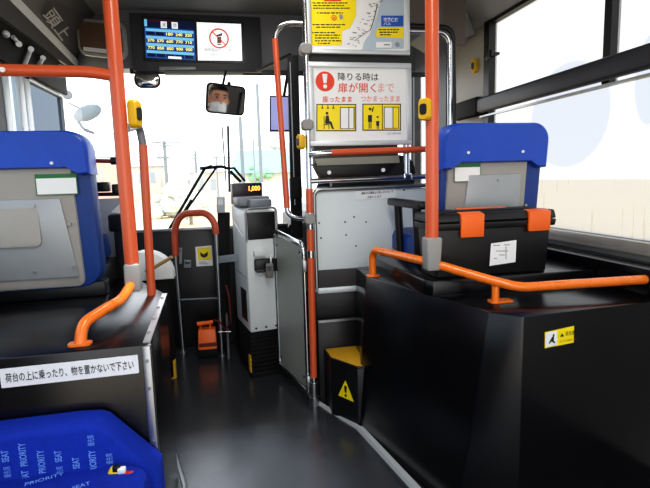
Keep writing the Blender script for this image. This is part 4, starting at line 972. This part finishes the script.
# sticker board on the bulkhead
t = thing('notice_card', 'white card with yellow top and black emblem on black bulkhead', 'sign', PY(203, 256, 3.445))
mb = MB(); q = [(196.4, 266.4), (213, 265.6), (211.6, 245.4), (195.2, 247)]; mb.prism([PY(x, y, 3.442) for x, y in q], [PY(x, y, 3.442) + EY * .006 for x, y in q]); cd = mb.build('card', PAPER, t)
mb = MB(); px_poly(mb, [(198.4, 260), (211, 259.6), (210, 247), (197.2, 248.4)], 3.4405, 0); px_poly(mb, [(200, 252), (203.5, 254.4), (208, 251.6), (207.6, 256), (204, 258), (200.6, 256.2)], 3.4398, 1); px_rect(mb, 199, 261.6, 206, 262.4, 3.4405, 2); px_rect(mb, 199, 263.4, 208, 264.2, 3.4405, 2); mb.build('print', [YEL, INK, GREYINK], cd, flat=True, smooth=False)
for lab, (x0, y0, x1, y1) in (('tall grey switch plate on bulkhead behind the U-shaped rail', (179, 248, 182, 264)), ('small grey card holder beside the switch plate', (172, 261, 177, 270)), ('grey square plate left of the yellow card', (184, 260, 191, 268))):
    t = thing('wall_plate', lab, 'plate', PY(x0, y1, 3.44), 0, 'small grey plates on the bulkhead'); mb = MB(); pz_out(mb, x0, y0, x1, y1, 3.43, 3.452, 0, .003); mb.build('plate', mat('grey_plate', (140, 144, 150), .4), t)
    mb = MB(); pz_out(mb, x0 + 1, y0 + 1.5, x1 - 1, y0 + 4, 3.427, 3.432, 0, 0); mb.build('insert', DARK, t)
# orange wheel chocks
t = thing('wheel_chock', 'orange wheel chock with handle by the U-shaped rail', 'chock', PZ(208, 359, 0))
cy = 3.19; a, b = PY(198.5, 355, cy), PY(217.5, 352, cy)
zA, zB = PY(208, 350, cy).z, PY(208, 331, cy).z
mb = MB(); mb.hexa([(a.x, cy, zA), (b.x, cy, zA), (b.x, cy + .14, zA), (a.x, cy + .14, zA), (a.x + .004, cy + .03, zB), (b.x - .006, cy + .03, zB), (b.x - .006, cy + .11, zB), (a.x + .004, cy + .11, zB)], 0, .008, 3); mb.build('wedge', ORANGE_P, t)
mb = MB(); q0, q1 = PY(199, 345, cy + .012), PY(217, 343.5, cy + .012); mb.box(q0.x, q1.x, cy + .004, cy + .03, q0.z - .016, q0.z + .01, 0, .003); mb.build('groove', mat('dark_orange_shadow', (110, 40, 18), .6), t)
mb = MB(); mb.box(a.x - .004, b.x + .004, cy + .0, cy + .15, 0, zA + .004, 0, .006); mb.build('base_pad', RUBBER, t)
mb = MB(); h0, h1 = PY(197, 324, cy + .05), PY(213, 322, cy + .05); mb.tube([h0, h1], .014); mb.tube([h1 - EX * .02, V((h1.x - .02, cy + .06, zB))], .007); mb.tube([h0 + EX * .02, V((h0.x + .02, cy + .06, zB))], .007); mb.build('handle', ORANGE_P, t)
t = thing('red_cord', 'thin red cord hanging beside the fare box', 'cord', PY(228, 310, 3.2)); mb = MB()
mb.tube(fillet([PY(214, 320, 3.17), PY(220, 322, 3.2), PY(225, 330, 3.25), PY(231, 322, 3.2), PY(229, 296, 3.2), PY(226, 285, 3.22)], .03), .006, 0, 8); mb.build('cord', mat('dark_red_cord', (118, 44, 44), .6), t)
mb = MB(); mb.tube([PY(218, 332, 3.2), PY(231, 331.5, 3.2)], .004, 0, 8); mb.build('hook_wire', STEEL, t)
t = thing('bulkhead_pipe', 'vertical grey tube with red grip beside the fare box', 'pipe', PY(226, 290, 3.3)); mb = MB(); mb.tube([PY(226, 300, 3.35), PY(225, 285, 3.35)], .02); mb.build('grip', mat('dull_red_grip', (120, 70, 72), .5), t)
mb = MB(); mb.tube([PY(229.5, 372, 3.1), PY(226, 302, 3.35)], .009); mb.build('tube', mat('grey_dark_tube', (92, 92, 98), .4), t)

# fare machine, slightly turned
fx, fy = PZ(246, 382, 0).x, 2.80
ang = math.radians(11)
t = thing('fare_machine', 'white fare machine with black top on a ribbed black base', 'machine', (0.155, 2.96, 0), ang)
hw, hd = 0.094, 0.175
zw, ztop = 0.275, 1.005
mb = MB()
mb.prism([(-hw, -hd, zw), (hw, -hd, zw), (hw, hd, zw), (-hw, hd, zw)], [(-hw, -hd, ztop - .03), (hw, -hd, ztop - .03), (hw, hd, ztop), (-hw, hd, ztop)], 0, .012); bd = mb.build('cabinet', FARE, t, local=True)
mb = MB(); mb.box(-hw + .012, hw - .012, -hd - .004, -hd + .02, ztop - .19, ztop - .035, 0, .006); mb.build('display_panel', BLACK, t, local=True)
mb = MB(); mb.tube(fillet([(-hw + .004, -hd - .004, ztop - .20), (-hw + .004, -hd - .004, ztop - .012), (hw - .004, -hd - .004, ztop - .012), (hw - .004, -hd - .004, ztop - .2)], .03), .006, 0, 8); mb.build('rim', STEEL, t, local=True)
mb = MB(); mb.box(-.055, .012, -hd - .03, -hd, ztop - .285, ztop - .25, 0, .004); mb.build('coin_chute', FARE, t, local=True)
mb = MB(); mb.box(-.055, .075, -hd - .035, -hd, ztop - .37, ztop - .30, 0, .008); mb.box(-.05, .07, -hd - .05, -hd - .03, ztop - .372, ztop - .355, 0, .004); mb.build('coin_tray', BLACK, t, local=True)
mb = MB(); mb.box(-hw - .003, -hw + .01, -.12, .02, zw + .05, zw + .24, 0, .004); mb.build('side_hatch', BLACK, t, local=True)
for q0, q1 in (((-hw - .001, -.12, .83), (-hw - .001, .12, .90)), ((-hw - .001, -.16, .60), (-hw - .001, .14, .60))): mb = MB(); mb.tube([q0, q1], .004, 0, 6); mb.build('side_seam', STEEL, bd, local=True)
for x in (-.06, 0, .06): mb = MB(); mb.cyl((x, -hd - .001, zw + .025), (x, -hd - .006, zw + .025), .006, 0, 10); mb.build('rivet', BLACK, bd, local=True)
mb = MB(); mb.box(-hw + .006, hw - .004, -hd + .02, hd - .02, 0.02, zw, 0, .004)
for k in range(9): mb.box(-hw - .0, hw + .0, -hd + .008, hd - .012, .04 + k * .025, .052 + k * .025, 0, .003)
mb.box(-hw, hw, -hd + .01, hd - .01, 0, .03, 0, .004); mb.build('ribbed_base', RUBBER, t, local=True)
mb = MB(); mb.box(-hw - .006, -hw + .004, -hd + .02, -hd + .06, .03, .13); tag(mb.build('yellow_mark', YELFLOOR, t, local=True), 'yellow edge mark')
mb = MB(); mb.box(-hw - .005, hw + .0, -.05, .10, ztop - .005, ztop + .05, 0, .012); mb.box(-.045, hw - .012, -.13, -.03, ztop - .01, ztop + .035, 0, .01); mb.build('top_tray', mat('grey_plastic', (126, 132, 140), .4), t, local=True)
mb = MB(); mb.prism([(-hw - .005, .10, ztop), (hw - .005, .10, ztop), (hw - .005, .16, ztop), (-hw - .005, .16, ztop)], [(-hw - .005, .09, ztop + .13), (hw - .005, .09, ztop + .13), (hw - .005, .15, ztop + .13), (-hw - .005, .15, ztop + .13)], 0, .008); dp = mb.build('fare_display', mat('dark_violet_plastic', (44, 36, 50), .3), t, local=True)
mb = MB(); mb.text('1,000', (0.0, .088 - .003, ztop + .075), EX, V((0, -.077, 1)), w=.072, h=.036, bold=.03); mb.build('digits', SCR_AMBER, dp, local=True, flat=True, smooth=False)
# card reader on a stalk at its right side
t = thing('card_reader', 'small grey card reader box at the right of the fare machine', 'card reader', PY(271, 275, 2.72)); mb = MB(); pz_out(mb, 266, 264, 273.4, 278, 2.70, 2.74, 0, .004); mb.build('box', mat('grey_reader', (112, 108, 106), .4), t)
mb = MB(); pz_out(mb, 270, 256, 272, 265, 2.72, 2.735, 0, 0.001); mb.build('bracket', STEEL, t)
mb = MB(); pz_out(mb, 267.2, 266, 271.6, 271, 2.697, 2.702, 0, 0.0); mb.build('reading_face', DARK, t)
# white box beside fare machine
t = thing('side_unit', 'grey white unit between the windscreen and the fare machine', 'machine', PY(220, 215, 3.3)); mb = MB(); pz_out(mb, 216.5, 197, 225, 213, 3.28, 3.4, 0, .008); mb.build('box', mat('pale_unit', (176, 184, 192), .4), t)
mb = MB(); pz_out(mb, 217.5, 213, 230, 372, 3.30, 3.42, 0, .004); mb.build('pedestal', RUBBER, t)
mb = MB(); pz_out(mb, 218, 199, 223, 205, 3.277, 3.282, 0, 0); mb.build('label_plate', SCR_GREY, t)

# ------------------------------------------------------------ driver's place
mb = MB(); mb.box(0.40, WR, 2.50, 3.55, 0.0, 0.22, 0, .004); struct(mb.build('floor_platform', RUBBER))
t = thing('dashboard', 'black driver dashboard with sloped grey instrument hood', 'dashboard', (0.85, 3.6, 0))
mb = MB(); mb.prism([(0.43, 3.3, .22), (WR - .01, 3.3, .22), (WR - .01, 3.88, .22), (0.43, 3.88, .22)], [(0.43, 3.42, .84), (WR - .01, 3.42, .84), (WR - .01, 3.88, .90), (0.43, 3.88, .90)], 0, .02); mb.build('body', BLACK, t)
mb = MB(); mb.prism([(.55, 3.36, .82), (1.15, 3.36, .82), (1.15, 3.6, .86), (.55, 3.6, .86)], [(.58, 3.42, .93), (1.12, 3.42, .93), (1.12, 3.6, .93), (.58, 3.6, .93)], 0, .02); mb.build('instrument_hood', DARK, t)
t = thing('steering_wheel', 'large dark steering wheel in front of the driver', 'steering wheel', (0.78, 3.22, .9)); 
wc = V((0.78, 3.20, 0.93)); wn = V((0, -.45, .89)).normalized(); wu = EX; wv = wn.cross(wu)
mb = MB(); mb.tube([wc + wu * .215 * math.cos(2*PI*k/36) + wv * .215 * math.sin(2*PI*k/36) for k in range(37)], .0145, 0, 10, cap=False); mb.build('rim', mat('grey_wheel_rim', (92, 94, 98), .35), t)
mb = MB()
for a in (30, 150, 270): mb.tube([wc - wn * .03, wc + wu * .21 * math.cos(math.radians(a)) + wv * .21 * math.sin(math.radians(a))], .012)
mb.ball(wc - wn * .03, .055); mb.build('hub', BLACK, t)
mb = MB(); mb.tube([wc - wn * .05, wc - wn * .62], .03); mb.build('column', BLACK, t)
t = thing('driver_monitor', 'pale violet monitor left of the slim orange grab bar top', 'screen', PY(280, 131, 3.2))
mb = MB(); pz_out(mb, 269.6, 95.4, 291, 131.6, 3.2, 3.23, 0, .004); mb.build('casing', BLACK, t)
mb = MB(); pz_out(mb, 271, 97.2, 289.5, 129.8, 3.197, 3.202, 0, 0); mb.build('screen', SCR_VIOLET, t, smooth=False)
mb = MB(); p = PY(284, 96, 3.22); mb.tube([p, (p.x + .05, 3.3, 1.88)], .01); mb.build('bracket', BLACK, t)
# driver's seat
t = thing('driver_chair', "dark driver's chair behind the pale partition", 'seat', (0.78, 2.72, .22))
mb = MB(); mb.loft([[V((.78 + x * k, 2.83 + y * k, z)) for x, y in rr_outline(.48, .46, .07, 5)] for k, z in ((.9, .57), (1, .60), (1, .66), (.9, .70))]); mb.build('cushion', DARK2, t)
mb = MB(); mb.loft([[V((.78 + x * k, d - .1 * (.9 + y - .6), .96 + y * k)) for x, y in rr_outline(.46, .60, .09, 5)] for k, d in ((.9, 2.56), (1, 2.58), (1, 2.64), (.88, 2.67))]); mb.build('backrest', DARK2, t)
mb = MB(); mb.box(.68, .88, 2.70, 2.96, .22, .57, 0, .02); mb.build('base', RUBBER, t)

# ------------------------------------------------------------------- driver
def skin_mesh(name, joints, edges, mt, parent, sub=2, root=0):
    me = bpy.data.meshes.new(name); inv = WM[parent.name].inverted()
    me.from_pydata([tuple(inv @ V(j[0])) for j in joints], edges, [])
    ob = bpy.data.objects.new(name, me); C.objects.link(ob); ob.parent = parent; WM[ob.name] = WM[parent.name]
    md = ob.modifiers.new('skin', 'SKIN'); md.use_smooth_shade = True
    for i, j in enumerate(joints):
        r = j[1] if isinstance(j[1], tuple) else (j[1], j[1]); me.skin_vertices[0].data[i].radius = r
        me.skin_vertices[0].data[i].use_root = (i == root)
    sd = ob.modifiers.new('sub', 'SUBSURF'); sd.levels = sub; sd.render_levels = sub
    me.materials.append(mt)
    return ob
drv = thing('person', 'masked driver in navy uniform seated at the steering wheel, seen in mirror', 'person', (0.77, 2.80, .62))
hx, hy = H.x, H.y
J = [((.77, 2.80, .74), .13), ((.77, 2.77, .90), .125), ((.77, 2.73, 1.08), (.15, .115)), ((.77, 2.71, 1.22), (.13, .09)), ((.768, 2.70, 1.31), .052), ((hx, hy, 1.40), .05),
     ((.60, 2.72, 1.20), .065), ((.545, 2.86, 1.01), .05), ((.625, 3.07, .985), .035),
     ((.94, 2.72, 1.20), .065), ((.995, 2.86, 1.01), .05), ((.935, 3.07, .985), .035),
     ((.68, 2.95, .77), .085), ((.66, 3.15, .74), .065), ((.66, 3.17, .36), .045), ((.66, 3.26, .27), .035),
     ((.86, 2.95, .77), .085), ((.88, 3.15, .74), .065), ((.88, 3.17, .36), .045), ((.88, 3.26, .27), .035)]
Ed = [(0,1),(1,2),(2,3),(3,4),(4,5),(3,6),(6,7),(7,8),(3,9),(9,10),(10,11),(0,12),(12,13),(13,14),(14,15),(0,16),(16,17),(17,18),(18,19)]
skin_mesh('body', J, Ed, UNIFORM, drv)
# head turned up-left toward the mirror
hd_dir = (Mh - H).normalized(); hd_dir = (hd_dir * 0.75 + EY * 0.25).normalized()
hr_ = hd_dir.cross(EZ).normalized(); hu = hr_.cross(hd_dir).normalized()
def hp(x, y, z): return H + hr_ * x + hd_dir * y + hu * z
secs = []
for z, w, f, b in ((-.118, .028, .060, -.02), (-.105, .045, .082, .035), (-.085, .056, .090, .062), (-.055, .064, .092, .078), (-.02, .070, .094, .088), (.02, .074, .095, .094), (.055, .074, .092, .095), (.085, .066, .078, .085), (.105, .048, .055, .062), (.117, .022, .024, .03)):
    ring = []
    for k in range(20):
        a = 2 * PI * k / 20; c_, s_ = math.cos(a), math.sin(a)
        ring.append(hp(w * c_, (f if s_ > 0 else b) * s_ , z))
    secs.append(ring)
mb = MB(); mb.loft(secs, 0)
mb.prism([hp(-.016, .088, -.03), hp(.016, .088, -.03), hp(.008, .09, .015), hp(-.008, .09, .015)], [hp(-.010, .116, -.028), hp(.010, .116, -.028), hp(.004, .098, .012), hp(-.004, .098, .012)], 0, .004)
for s_ in (-1, 1): mb.ball(hp(s_ * .076, -.005, -.01), .022, 0, (.5, .8, 1.3))
mb.tube([hp(0, -.02, -.10), V((.768, 2.70, 1.30))], .05)
hdm = mb.build('head', SKIN, drv)
mb = MB()
for s_ in (-1, 1):
    mb.ball(hp(s_ * .031, .086, .018), .010, 0, (1.3, 1, .7))
    mb.tube([hp(s_ * .016, .098, .038), hp(s_ * .034, .099, .043), hp(s_ * .050, .090, .037)], .0045, 0, 6)
mb.build('eyes_and_brows', HAIR, hdm)
mb = MB()
rows_ = []
for z, k in ((-.112, .7), (-.085, 1.0), (-.05, 1.06), (-.015, .92)):
    rw = []
    for i in range(11):
        a = math.radians(10 + 160 * i / 10); w = .068; f = .101 * k if k < 1 else .101 * k
        rw.append(hp(w * math.cos(a), f * math.sin(a) + (.012 if 4 <= i <= 6 and z > -.09 else 0), z))
    rows_.append(rw)
for r0, r1 in zip(rows_[:-1], rows_[1:]):
    for i in range(10): mb.poly([r0[i], r0[i+1], r1[i+1], r1[i]], 0)
for s_ in (-1, 1): mb.tube([hp(s_ * .066, .02, -.03), hp(s_ * .080, -.01, -.005)], .002, 0, 6); 
tag(mb.build('face_mask', MASKC, hdm), 'white face mask')
secs = []
for z, w, f, b in ((-.04, .073, -.03, .092), (0.0, .077, -.015, .100), (.05, .079, .075, .102), (.08, .073, .086, .095), (.108, .055, .062, .072), (.126, .025, .028, .034)):
    ring = []
    for k in range(20):
        a = 2 * PI * k / 20; c_, s2 = math.cos(a), math.sin(a)
        ring.append(hp(w * c_, (f if s2 > 0 else b) * s2, z))
    secs.append(ring)
mb = MB(); mb.loft(secs, 0); mb.build('hair', HAIR, hdm)
# hands on the wheel: palm, four fingers and a thumb closed round the rim
for s_, wr in ((-1, V((.625, 3.07, .985))), (1, V((.935, 3.07, .985)))):
    rim = wc + wu * (.205 * s_) * .85 + wv * .08
    jn = [(wr, .028), (wr * .5 + rim * .5 + EZ * .015, (.036, .018)), (rim + EZ * .02 - EY * .01, (.038, .015))]; eg = [(0, 1), (1, 2)]
    for k, L_ in enumerate((.034, .04, .038, .03)):
        off = wu * (-.03 + .02 * k); b_ = len(jn)
        jn += [(rim + off + EZ * .022 + EY * .012, .009), (rim + off + EZ * .012 + EY * (L_ * .9), .0085), (rim + off - EZ * .018 + EY * (L_ * .7), .0075)]; eg += [(2, b_), (b_, b_ + 1), (b_ + 1, b_ + 2)]
    b_ = len(jn); jn += [(wr * .5 + rim * .5 - wu * s_ * .038 + EZ * .005, .0095), (rim - wu * s_ * .04 - EZ * .012, .0085)]; eg += [(1, b_), (b_, b_ + 1)]
    skin_mesh('hand', jn, eg, SKIN, drv, 1)

# ------------------------------------------------------------ door mechanism, left top
t = thing('door_mechanism', 'dark door opener box with pale link arms above the left door', 'machine', (WL + .06, 3.0, 1.72))
mb = MB(); mb.box(WL + .012, WL + .035, 2.30, 3.46, 1.715, 1.90, 0, .008); mb.build('housing', RUBBER, t)
for (a, b) in (((24, 66), (31, 49)), ((39, 65), (43, 58)), ((13, 37), (19, 44)), ((60, 66), (66, 69))):
    mb = MB(); mb.tube([PX(*a, WL + .05), PX(*b, WL + .05)], .010, 0, 10); mb.tube([PX(*b, WL + .02), PX(*b, WL + .06)], .014, 0, 10); mb.build('link_arm', ALU, t)
mb = MB(); p = PX(6, 34, WL + .05); mb.ball(p, .016); mb.build('pivot', ALU, t)
# right wall button
t = stop_button('yellow stop button on the grey pillar beside the window', PX(475.5, 66, WR - .008), (-1, 0, 0), .085)
# belt bar of the right window
t = thing('window_guard_bar', 'thick black padded bar across the fogged right window', 'rail', (WR - .05, 2.0, 1.45))
zc0, zc1 = PX(560, 72, WR - .06).z, PX(560, 92, WR - .06).z
ye0 = PX(456, 110, WR - .06).y
mb = MB(); mb.hexa([(WR - .075, YB, zc1), (WR - .03, YB, zc1), (WR - .03, ye0, zc1), (WR - .075, ye0, zc1), (WR - .075, YB, zc0), (WR - .03, YB, zc0), (WR - .03, ye0, zc0), (WR - .075, ye0, zc0)], 0, .014, 3); mb.build('pad', mat('black_pad', (38, 38, 46), .45), t)
mb = MB(); mb.box(WR - .08, WR - .025, ye0 - .30, ye0 + .01, zc1 - .008, zc0 + .012, 0, .012, 3); mb.build('end_cover', RUBBER, t)
mb = MB(); mb.box(WR - .045, WR - .02, YB, YW0, zc1 - .022, zc1 - .012); mb.build('lower_rail', STEEL, t)
# ceiling vents at the front
for x, lab in ((-.30, 'round grey ceiling vent above the display at left'), (.0, 'round grey ceiling vent above the display at centre')):
    t = thing('ceiling_vent', lab, 'vent', (x, 2.98, ZC), 0, 'round vents on the ceiling')
    mb = MB(); mb.loft([[V((x + r * math.cos(2*PI*k/24), 2.98 + r * math.sin(2*PI*k/24), z)) for k in range(24)] for r, z in ((.12, ZC), (.115, ZC - .015), (.08, ZC - .022))]); mb.build('rim', DUCT, t)
    mb = MB(); mb.cyl((x, 2.98, ZC - .02), (x, 2.98, ZC - .026), .07); mb.build('grille', DARK, t)

# ------------------------------------------------------------------ outside
def arm(mb, pts, r=.011): mb.tube(pts, r, 0, 8)
YW = 4.06
t = thing('windscreen_wiper', 'black wiper with twin arms leaning across the windscreen', 'wiper', PY(160, 240, YW))
mb = MB(); arm(mb, [PY(163, 240, YW), PY(205, 168, YW), PY(212, 166, YW)]); arm(mb, [PY(176, 225, YW), PY(216, 168, YW)], .008); mb.build('twin_arm', RUBBER, t)
mb = MB(); arm(mb, [PY(176, 226, YW - .01), PY(192, 200, YW - .01)], .014); mb.build('blade', RUBBER, t)
mb = MB(); arm(mb, [PY(200, 168.5, YW), PY(222, 166.5, YW), PY(228, 168.5, YW)], .012); mb.build('bracket', RUBBER, t)
t = thing('windscreen_wiper', 'short black wiper arm on the driver side of windscreen', 'wiper', PY(243, 180, YW))
mb = MB(); arm(mb, [PY(228, 168.5, YW), PY(234, 168, YW), PY(245, 181, YW)], .010); mb.build('arm', RUBBER, t)
mb = MB(); arm(mb, [PY(230, 171, YW), PY(241, 182, YW)], .012); mb.build('blade', RUBBER, t)
t = thing('wiper_post', 'thin dark upright rod outside the windscreen below the mirror', 'rod', PY(228, 212, 4.1))
mb = MB(); arm(mb, [PY(229.5, 192, 4.1), PY(228, 126, 4.1)], .010); mb.build('dark_rod', mat('dark_rod_paint', (70, 74, 80), .5), t)
mb = MB(); arm(mb, [PY(226, 182, 4.12), PY(222, 126, 4.12)], .006); mb.build('pale_rod', mat('pale_rod_paint', (150, 160, 166), .5), t)
# outside mirror
pm = PY(87.5, 113, 4.4)
t = thing('outside_mirror', 'pale oval outside mirror beyond the left windscreen', 'mirror', pm)
mb = MB(); Rm = Matrix.Rotation(math.radians(-22), 3, 'Y'); 
mb.loft([[pm + Rm @ V((.115 * k * math.cos(2*PI*i/24), d, .06 * k * math.sin(2*PI*i/24))) for i in range(24)] for k, d in ((.7, -.02), (1, -.01), (1, .01), (.8, .05), (.4, .08))]); mb.build('shell', mat('pale_mirror_shell', (152, 166, 178), .35), t)
mb = MB(); mb.tube(fillet([PY(78, 121, 4.42), PY(84, 130, 4.42), PY(94, 133, 4.42)], .03), .012); mb.tube([PY(69, 103, 4.2), PY(79, 108, 4.4)], .007); mb.build('arm', mat('grey_arm_paint', (130, 140, 150), .5), t)
pm = PY(67.5, 95, 4.35); t = thing('round_outside_mirror', 'little dark round mirror at the windscreen edge at left', 'mirror', pm); mb = MB(); mb.loft([[pm + V((.038 * k * math.cos(2*PI*i/20), d, .038 * k * math.sin(2*PI*i/20))) for i in range(20)] for k, d in ((.8, -.01), (1, 0), (.6, .03))]); mb.build('shell', mat('grey_mirror_shell', (98, 106, 116), .4), t)
mb = MB(); mb.tube([pm, pm + V((-.12, 0, .02))], .007); mb.build('arm', RUBBER, t)

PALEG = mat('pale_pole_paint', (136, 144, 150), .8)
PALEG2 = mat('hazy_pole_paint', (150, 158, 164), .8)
def pole(label, px, py0, Y, w=.10, arms=(), top=None, mt=PALEG):
    p = PY(px, py0, Y); base = V((p.x, p.y, -.35)); t = thing('utility_pole', label, 'pole', base, 0, 'utility poles beyond the windscreen')
    mb = MB(); mb.tube([base, p], [w, w * .75], 0, 10); mb.build('shaft', mt, t)
    for dx0, dx1, dy in arms:
        mb = MB(); a, b = PY(px + dx0, py0 + dy, Y), PY(px + dx1, py0 + dy, Y); a.y = b.y = Y - w; mb.tube([a, b], w * .4, 0, 8); mb.build('crossarm', mt, t)
pole('distant utility pole with two crossarms, leftmost beyond the windscreen', 164, 141, 34, .13, ((-13, 18, 2), (-6, 8, 5), (-7, 5, 17)))
pole('distant utility pole with crossarm, second from left beyond windscreen', 195, 150, 38, .10, ((-4, 4, 5), (-2, 2, 10)))
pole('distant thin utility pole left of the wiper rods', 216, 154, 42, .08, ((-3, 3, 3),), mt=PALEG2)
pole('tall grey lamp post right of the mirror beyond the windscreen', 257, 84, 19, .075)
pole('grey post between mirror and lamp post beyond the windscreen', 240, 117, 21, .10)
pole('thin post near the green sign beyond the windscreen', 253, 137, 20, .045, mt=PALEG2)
t = thing('power_lines', 'faint power lines strung across between the utility poles', 'wires', PY(100, 158, 36))
for (a, b) in (((20, 158), (164, 157)), ((164, 157), (222, 160)), ((60, 124), (164, 143)), ((164, 157.6), (300, 158))):
    mb = MB(); mb.tube([PY(*a, 36), PY(*b, 36)], .035, 0, 6); mb.build('wire', PALEG2, t)
def house(label, x0, y0, x1, y1, Y, wall, roofc, roofh):
    a, b = PY(x0, y1, Y), PY(x1, y0, Y)
    t = thing('house', label, 'building', ((a.x + b.x) / 2, Y, -.35), 0, 'pale buildings beyond the windscreen')
    mb = MB(); mb.box(a.x, b.x, Y, Y + 6, -.35, b.z); wl = mb.build('walls', wall, t)
    d = (b.x - a.x) * .06
    mb = MB(); mb.prism([(a.x - d, Y - .3, b.z), (b.x + d, Y - .3, b.z), (b.x + d, Y + 6.3, b.z), (a.x - d, Y + 6.3, b.z)], [(a.x + d, Y + 2.4, b.z + roofh), (b.x - d, Y + 2.4, b.z + roofh), (b.x - d, Y + 3.4, b.z + roofh), (a.x + d, Y + 3.4, b.z + roofh)]); mb.build('roof', roofc, t)
    for k in range(3):
        wx = a.x + (b.x - a.x) * (.2 + .27 * k); mb = MB(); mb.box(wx, wx + (b.x - a.x) * .12, Y - .04, Y + .02, b.z - 1.6, b.z - .6); mb.build('window', mat('hazy_window', (170, 180, 190), .5), t)
PW = mat('pale_house_wall', (214, 210, 202), .9, spec=.1); PR = mat('pale_house_roof', (196, 198, 202), .9, spec=.1)  # wall and roof colours lightened to carry outdoor haze
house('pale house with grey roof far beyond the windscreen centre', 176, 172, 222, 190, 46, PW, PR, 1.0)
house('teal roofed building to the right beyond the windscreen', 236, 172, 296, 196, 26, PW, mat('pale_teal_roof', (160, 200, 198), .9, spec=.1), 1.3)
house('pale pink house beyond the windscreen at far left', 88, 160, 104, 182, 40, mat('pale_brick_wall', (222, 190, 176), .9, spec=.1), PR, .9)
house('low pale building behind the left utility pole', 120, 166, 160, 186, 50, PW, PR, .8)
# shrubs / trees; near-white leaf colour carries the outdoor haze
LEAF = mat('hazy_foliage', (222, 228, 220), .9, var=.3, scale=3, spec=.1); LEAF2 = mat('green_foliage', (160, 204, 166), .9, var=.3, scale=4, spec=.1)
def tree(label, px, py, Y, r, mt):
    p = PY(px, py, Y); t = thing('tree', label, 'tree', (p.x, Y, -.35), 0, 'hazy trees beyond the windscreen')
    mb = MB(); mb.tube([(p.x, Y, -.35), p], [r * .12, r * .07], 0, 8); mb.build('trunk', mat('hazy_bark', (150, 140, 130), .9), t)
    mb = MB()
    for k in range(26):
        v = V((random.gauss(0, .5), random.gauss(0, .4), random.gauss(0, .4))); mb.ball(p + v * r, r * random.uniform(.22, .42), 0, (1, 1, .8), 8, 6)
    bmesh.ops.transform(mb.bm, matrix=Matrix.Identity(4), verts=mb.bm.verts)
    for v in mb.bm.verts: v.co += V((random.uniform(-1, 1), random.uniform(-1, 1), random.uniform(-1, 1))) * r * .05
    mb.build('crown', mt, t)
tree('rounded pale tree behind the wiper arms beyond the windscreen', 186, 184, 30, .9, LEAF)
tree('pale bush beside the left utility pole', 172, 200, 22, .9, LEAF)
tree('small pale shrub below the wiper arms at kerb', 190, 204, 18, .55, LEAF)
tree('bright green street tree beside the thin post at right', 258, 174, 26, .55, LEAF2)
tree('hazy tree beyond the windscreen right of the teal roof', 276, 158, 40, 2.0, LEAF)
def car(label, px, py, Y, colr):
    p = PY(px, py, Y); t = thing('car', label, 'car', (p.x, Y, -.35), 0, 'parked cars beyond the windscreen')
    x = p.x; o = [(-.85, .3), (-.85, .85), (-.6, 1.0), (-.45, 1.42), (.45, 1.42), (.6, 1.0), (.85, .85), (.85, .3)]
    mb = MB(); mb.loft([[V((x + a * k, Y + d, -.35 + b * h)) for a, b in o] for k, d, h in ((.94, 0, .6), (1, .3, .62), (1, 1.0, .7), (.97, 1.7, 1), (.97, 3.0, 1), (1, 3.8, .75), (.9, 4.1, .7))]); mb.build('body', colr, t)
    mb = MB(); mb.poly([(x - .5, Y + 1.0, .32), (x + .5, Y + 1.0, .32), (x + .42, Y + 1.62, .95), (x - .42, Y + 1.62, .95)]); mb.build('windscreen', RUBBER, t)
    for sx in (-.7, .7):
        for yy_ in (.8, 3.2): mb = MB(); mb.cyl((x + sx - .1, Y + yy_, -.05), (x + sx + .1, Y + yy_, -.05), .3); mb.build('wheel', RUBBER, t)
car('pale car beyond the windscreen above the fare machine', 268, 208, 13, mat('white_car_paint', (220, 222, 226), .3))
car('grey car further right beyond the windscreen', 286, 196, 19, mat('grey_car_paint', (170, 174, 180), .3))

# ------------------------------------------------------------------- lights
w = bpy.data.worlds.new('overcast_sky'); bpy.context.scene.world = w; w.use_nodes = True
nt = w.node_tree; bg = nt.nodes['Background']
tc = nt.nodes.new('ShaderNodeTexCoord'); sp = nt.nodes.new('ShaderNodeSeparateXYZ'); cr = nt.nodes.new('ShaderNodeValToRGB')
nt.links.new(tc.outputs['Generated'], sp.inputs[0]); nt.links.new(sp.outputs['Z'], cr.inputs[0])
cr.color_ramp.elements[0].position = 0.0; cr.color_ramp.elements[0].color = (.95, .97, 1, 1)
cr.color_ramp.elements[1].position = 0.8; cr.color_ramp.elements[1].color = (.86, .92, 1, 1)
nt.links.new(cr.outputs[0], bg.inputs[0]); bg.inputs[1].default_value = 2.4
def area(name, loc, size, energy, rot, col=(1, .98, .95)):
    l = bpy.data.lights.new(name, 'AREA'); l.shape = 'RECTANGLE'; l.size, l.size_y = size; l.energy = energy; l.color = col
    o = bpy.data.objects.new(name, l); C.objects.link(o); o.location = loc; o.rotation_euler = rot; return o
area('ceiling_fill_lamp', (0.2, 0.3, 2.22), (0.25, 1.6), 25, (0, 0, 0))  # unseen ceiling lamps added as interior fill
area('ceiling_fill_lamp', (0.2, 2.2, 2.22), (0.25, 0.9), 7, (0, 0, 0))
l = bpy.data.lights.new('added_aisle_spot', 'SPOT'); l.energy = 330; l.spot_size = math.radians(28); l.spot_blend = 1.0; l.shadow_soft_size = .08; l.color = (.93, .97, 1)  # added spot without a fixture, brightens the aisle floor patch
o = bpy.data.objects.new('added_aisle_spot', l); C.objects.link(o); o.location = (-.07, 1.72, 2.2)
sc = bpy.context.scene
sc.view_settings.view_transform = 'Standard'; sc.view_settings.look = 'Medium High Contrast'; sc.view_settings.exposure = 0.0
sc.cycles.max_bounces = 8; sc.cycles.transparent_max_bounces = 12
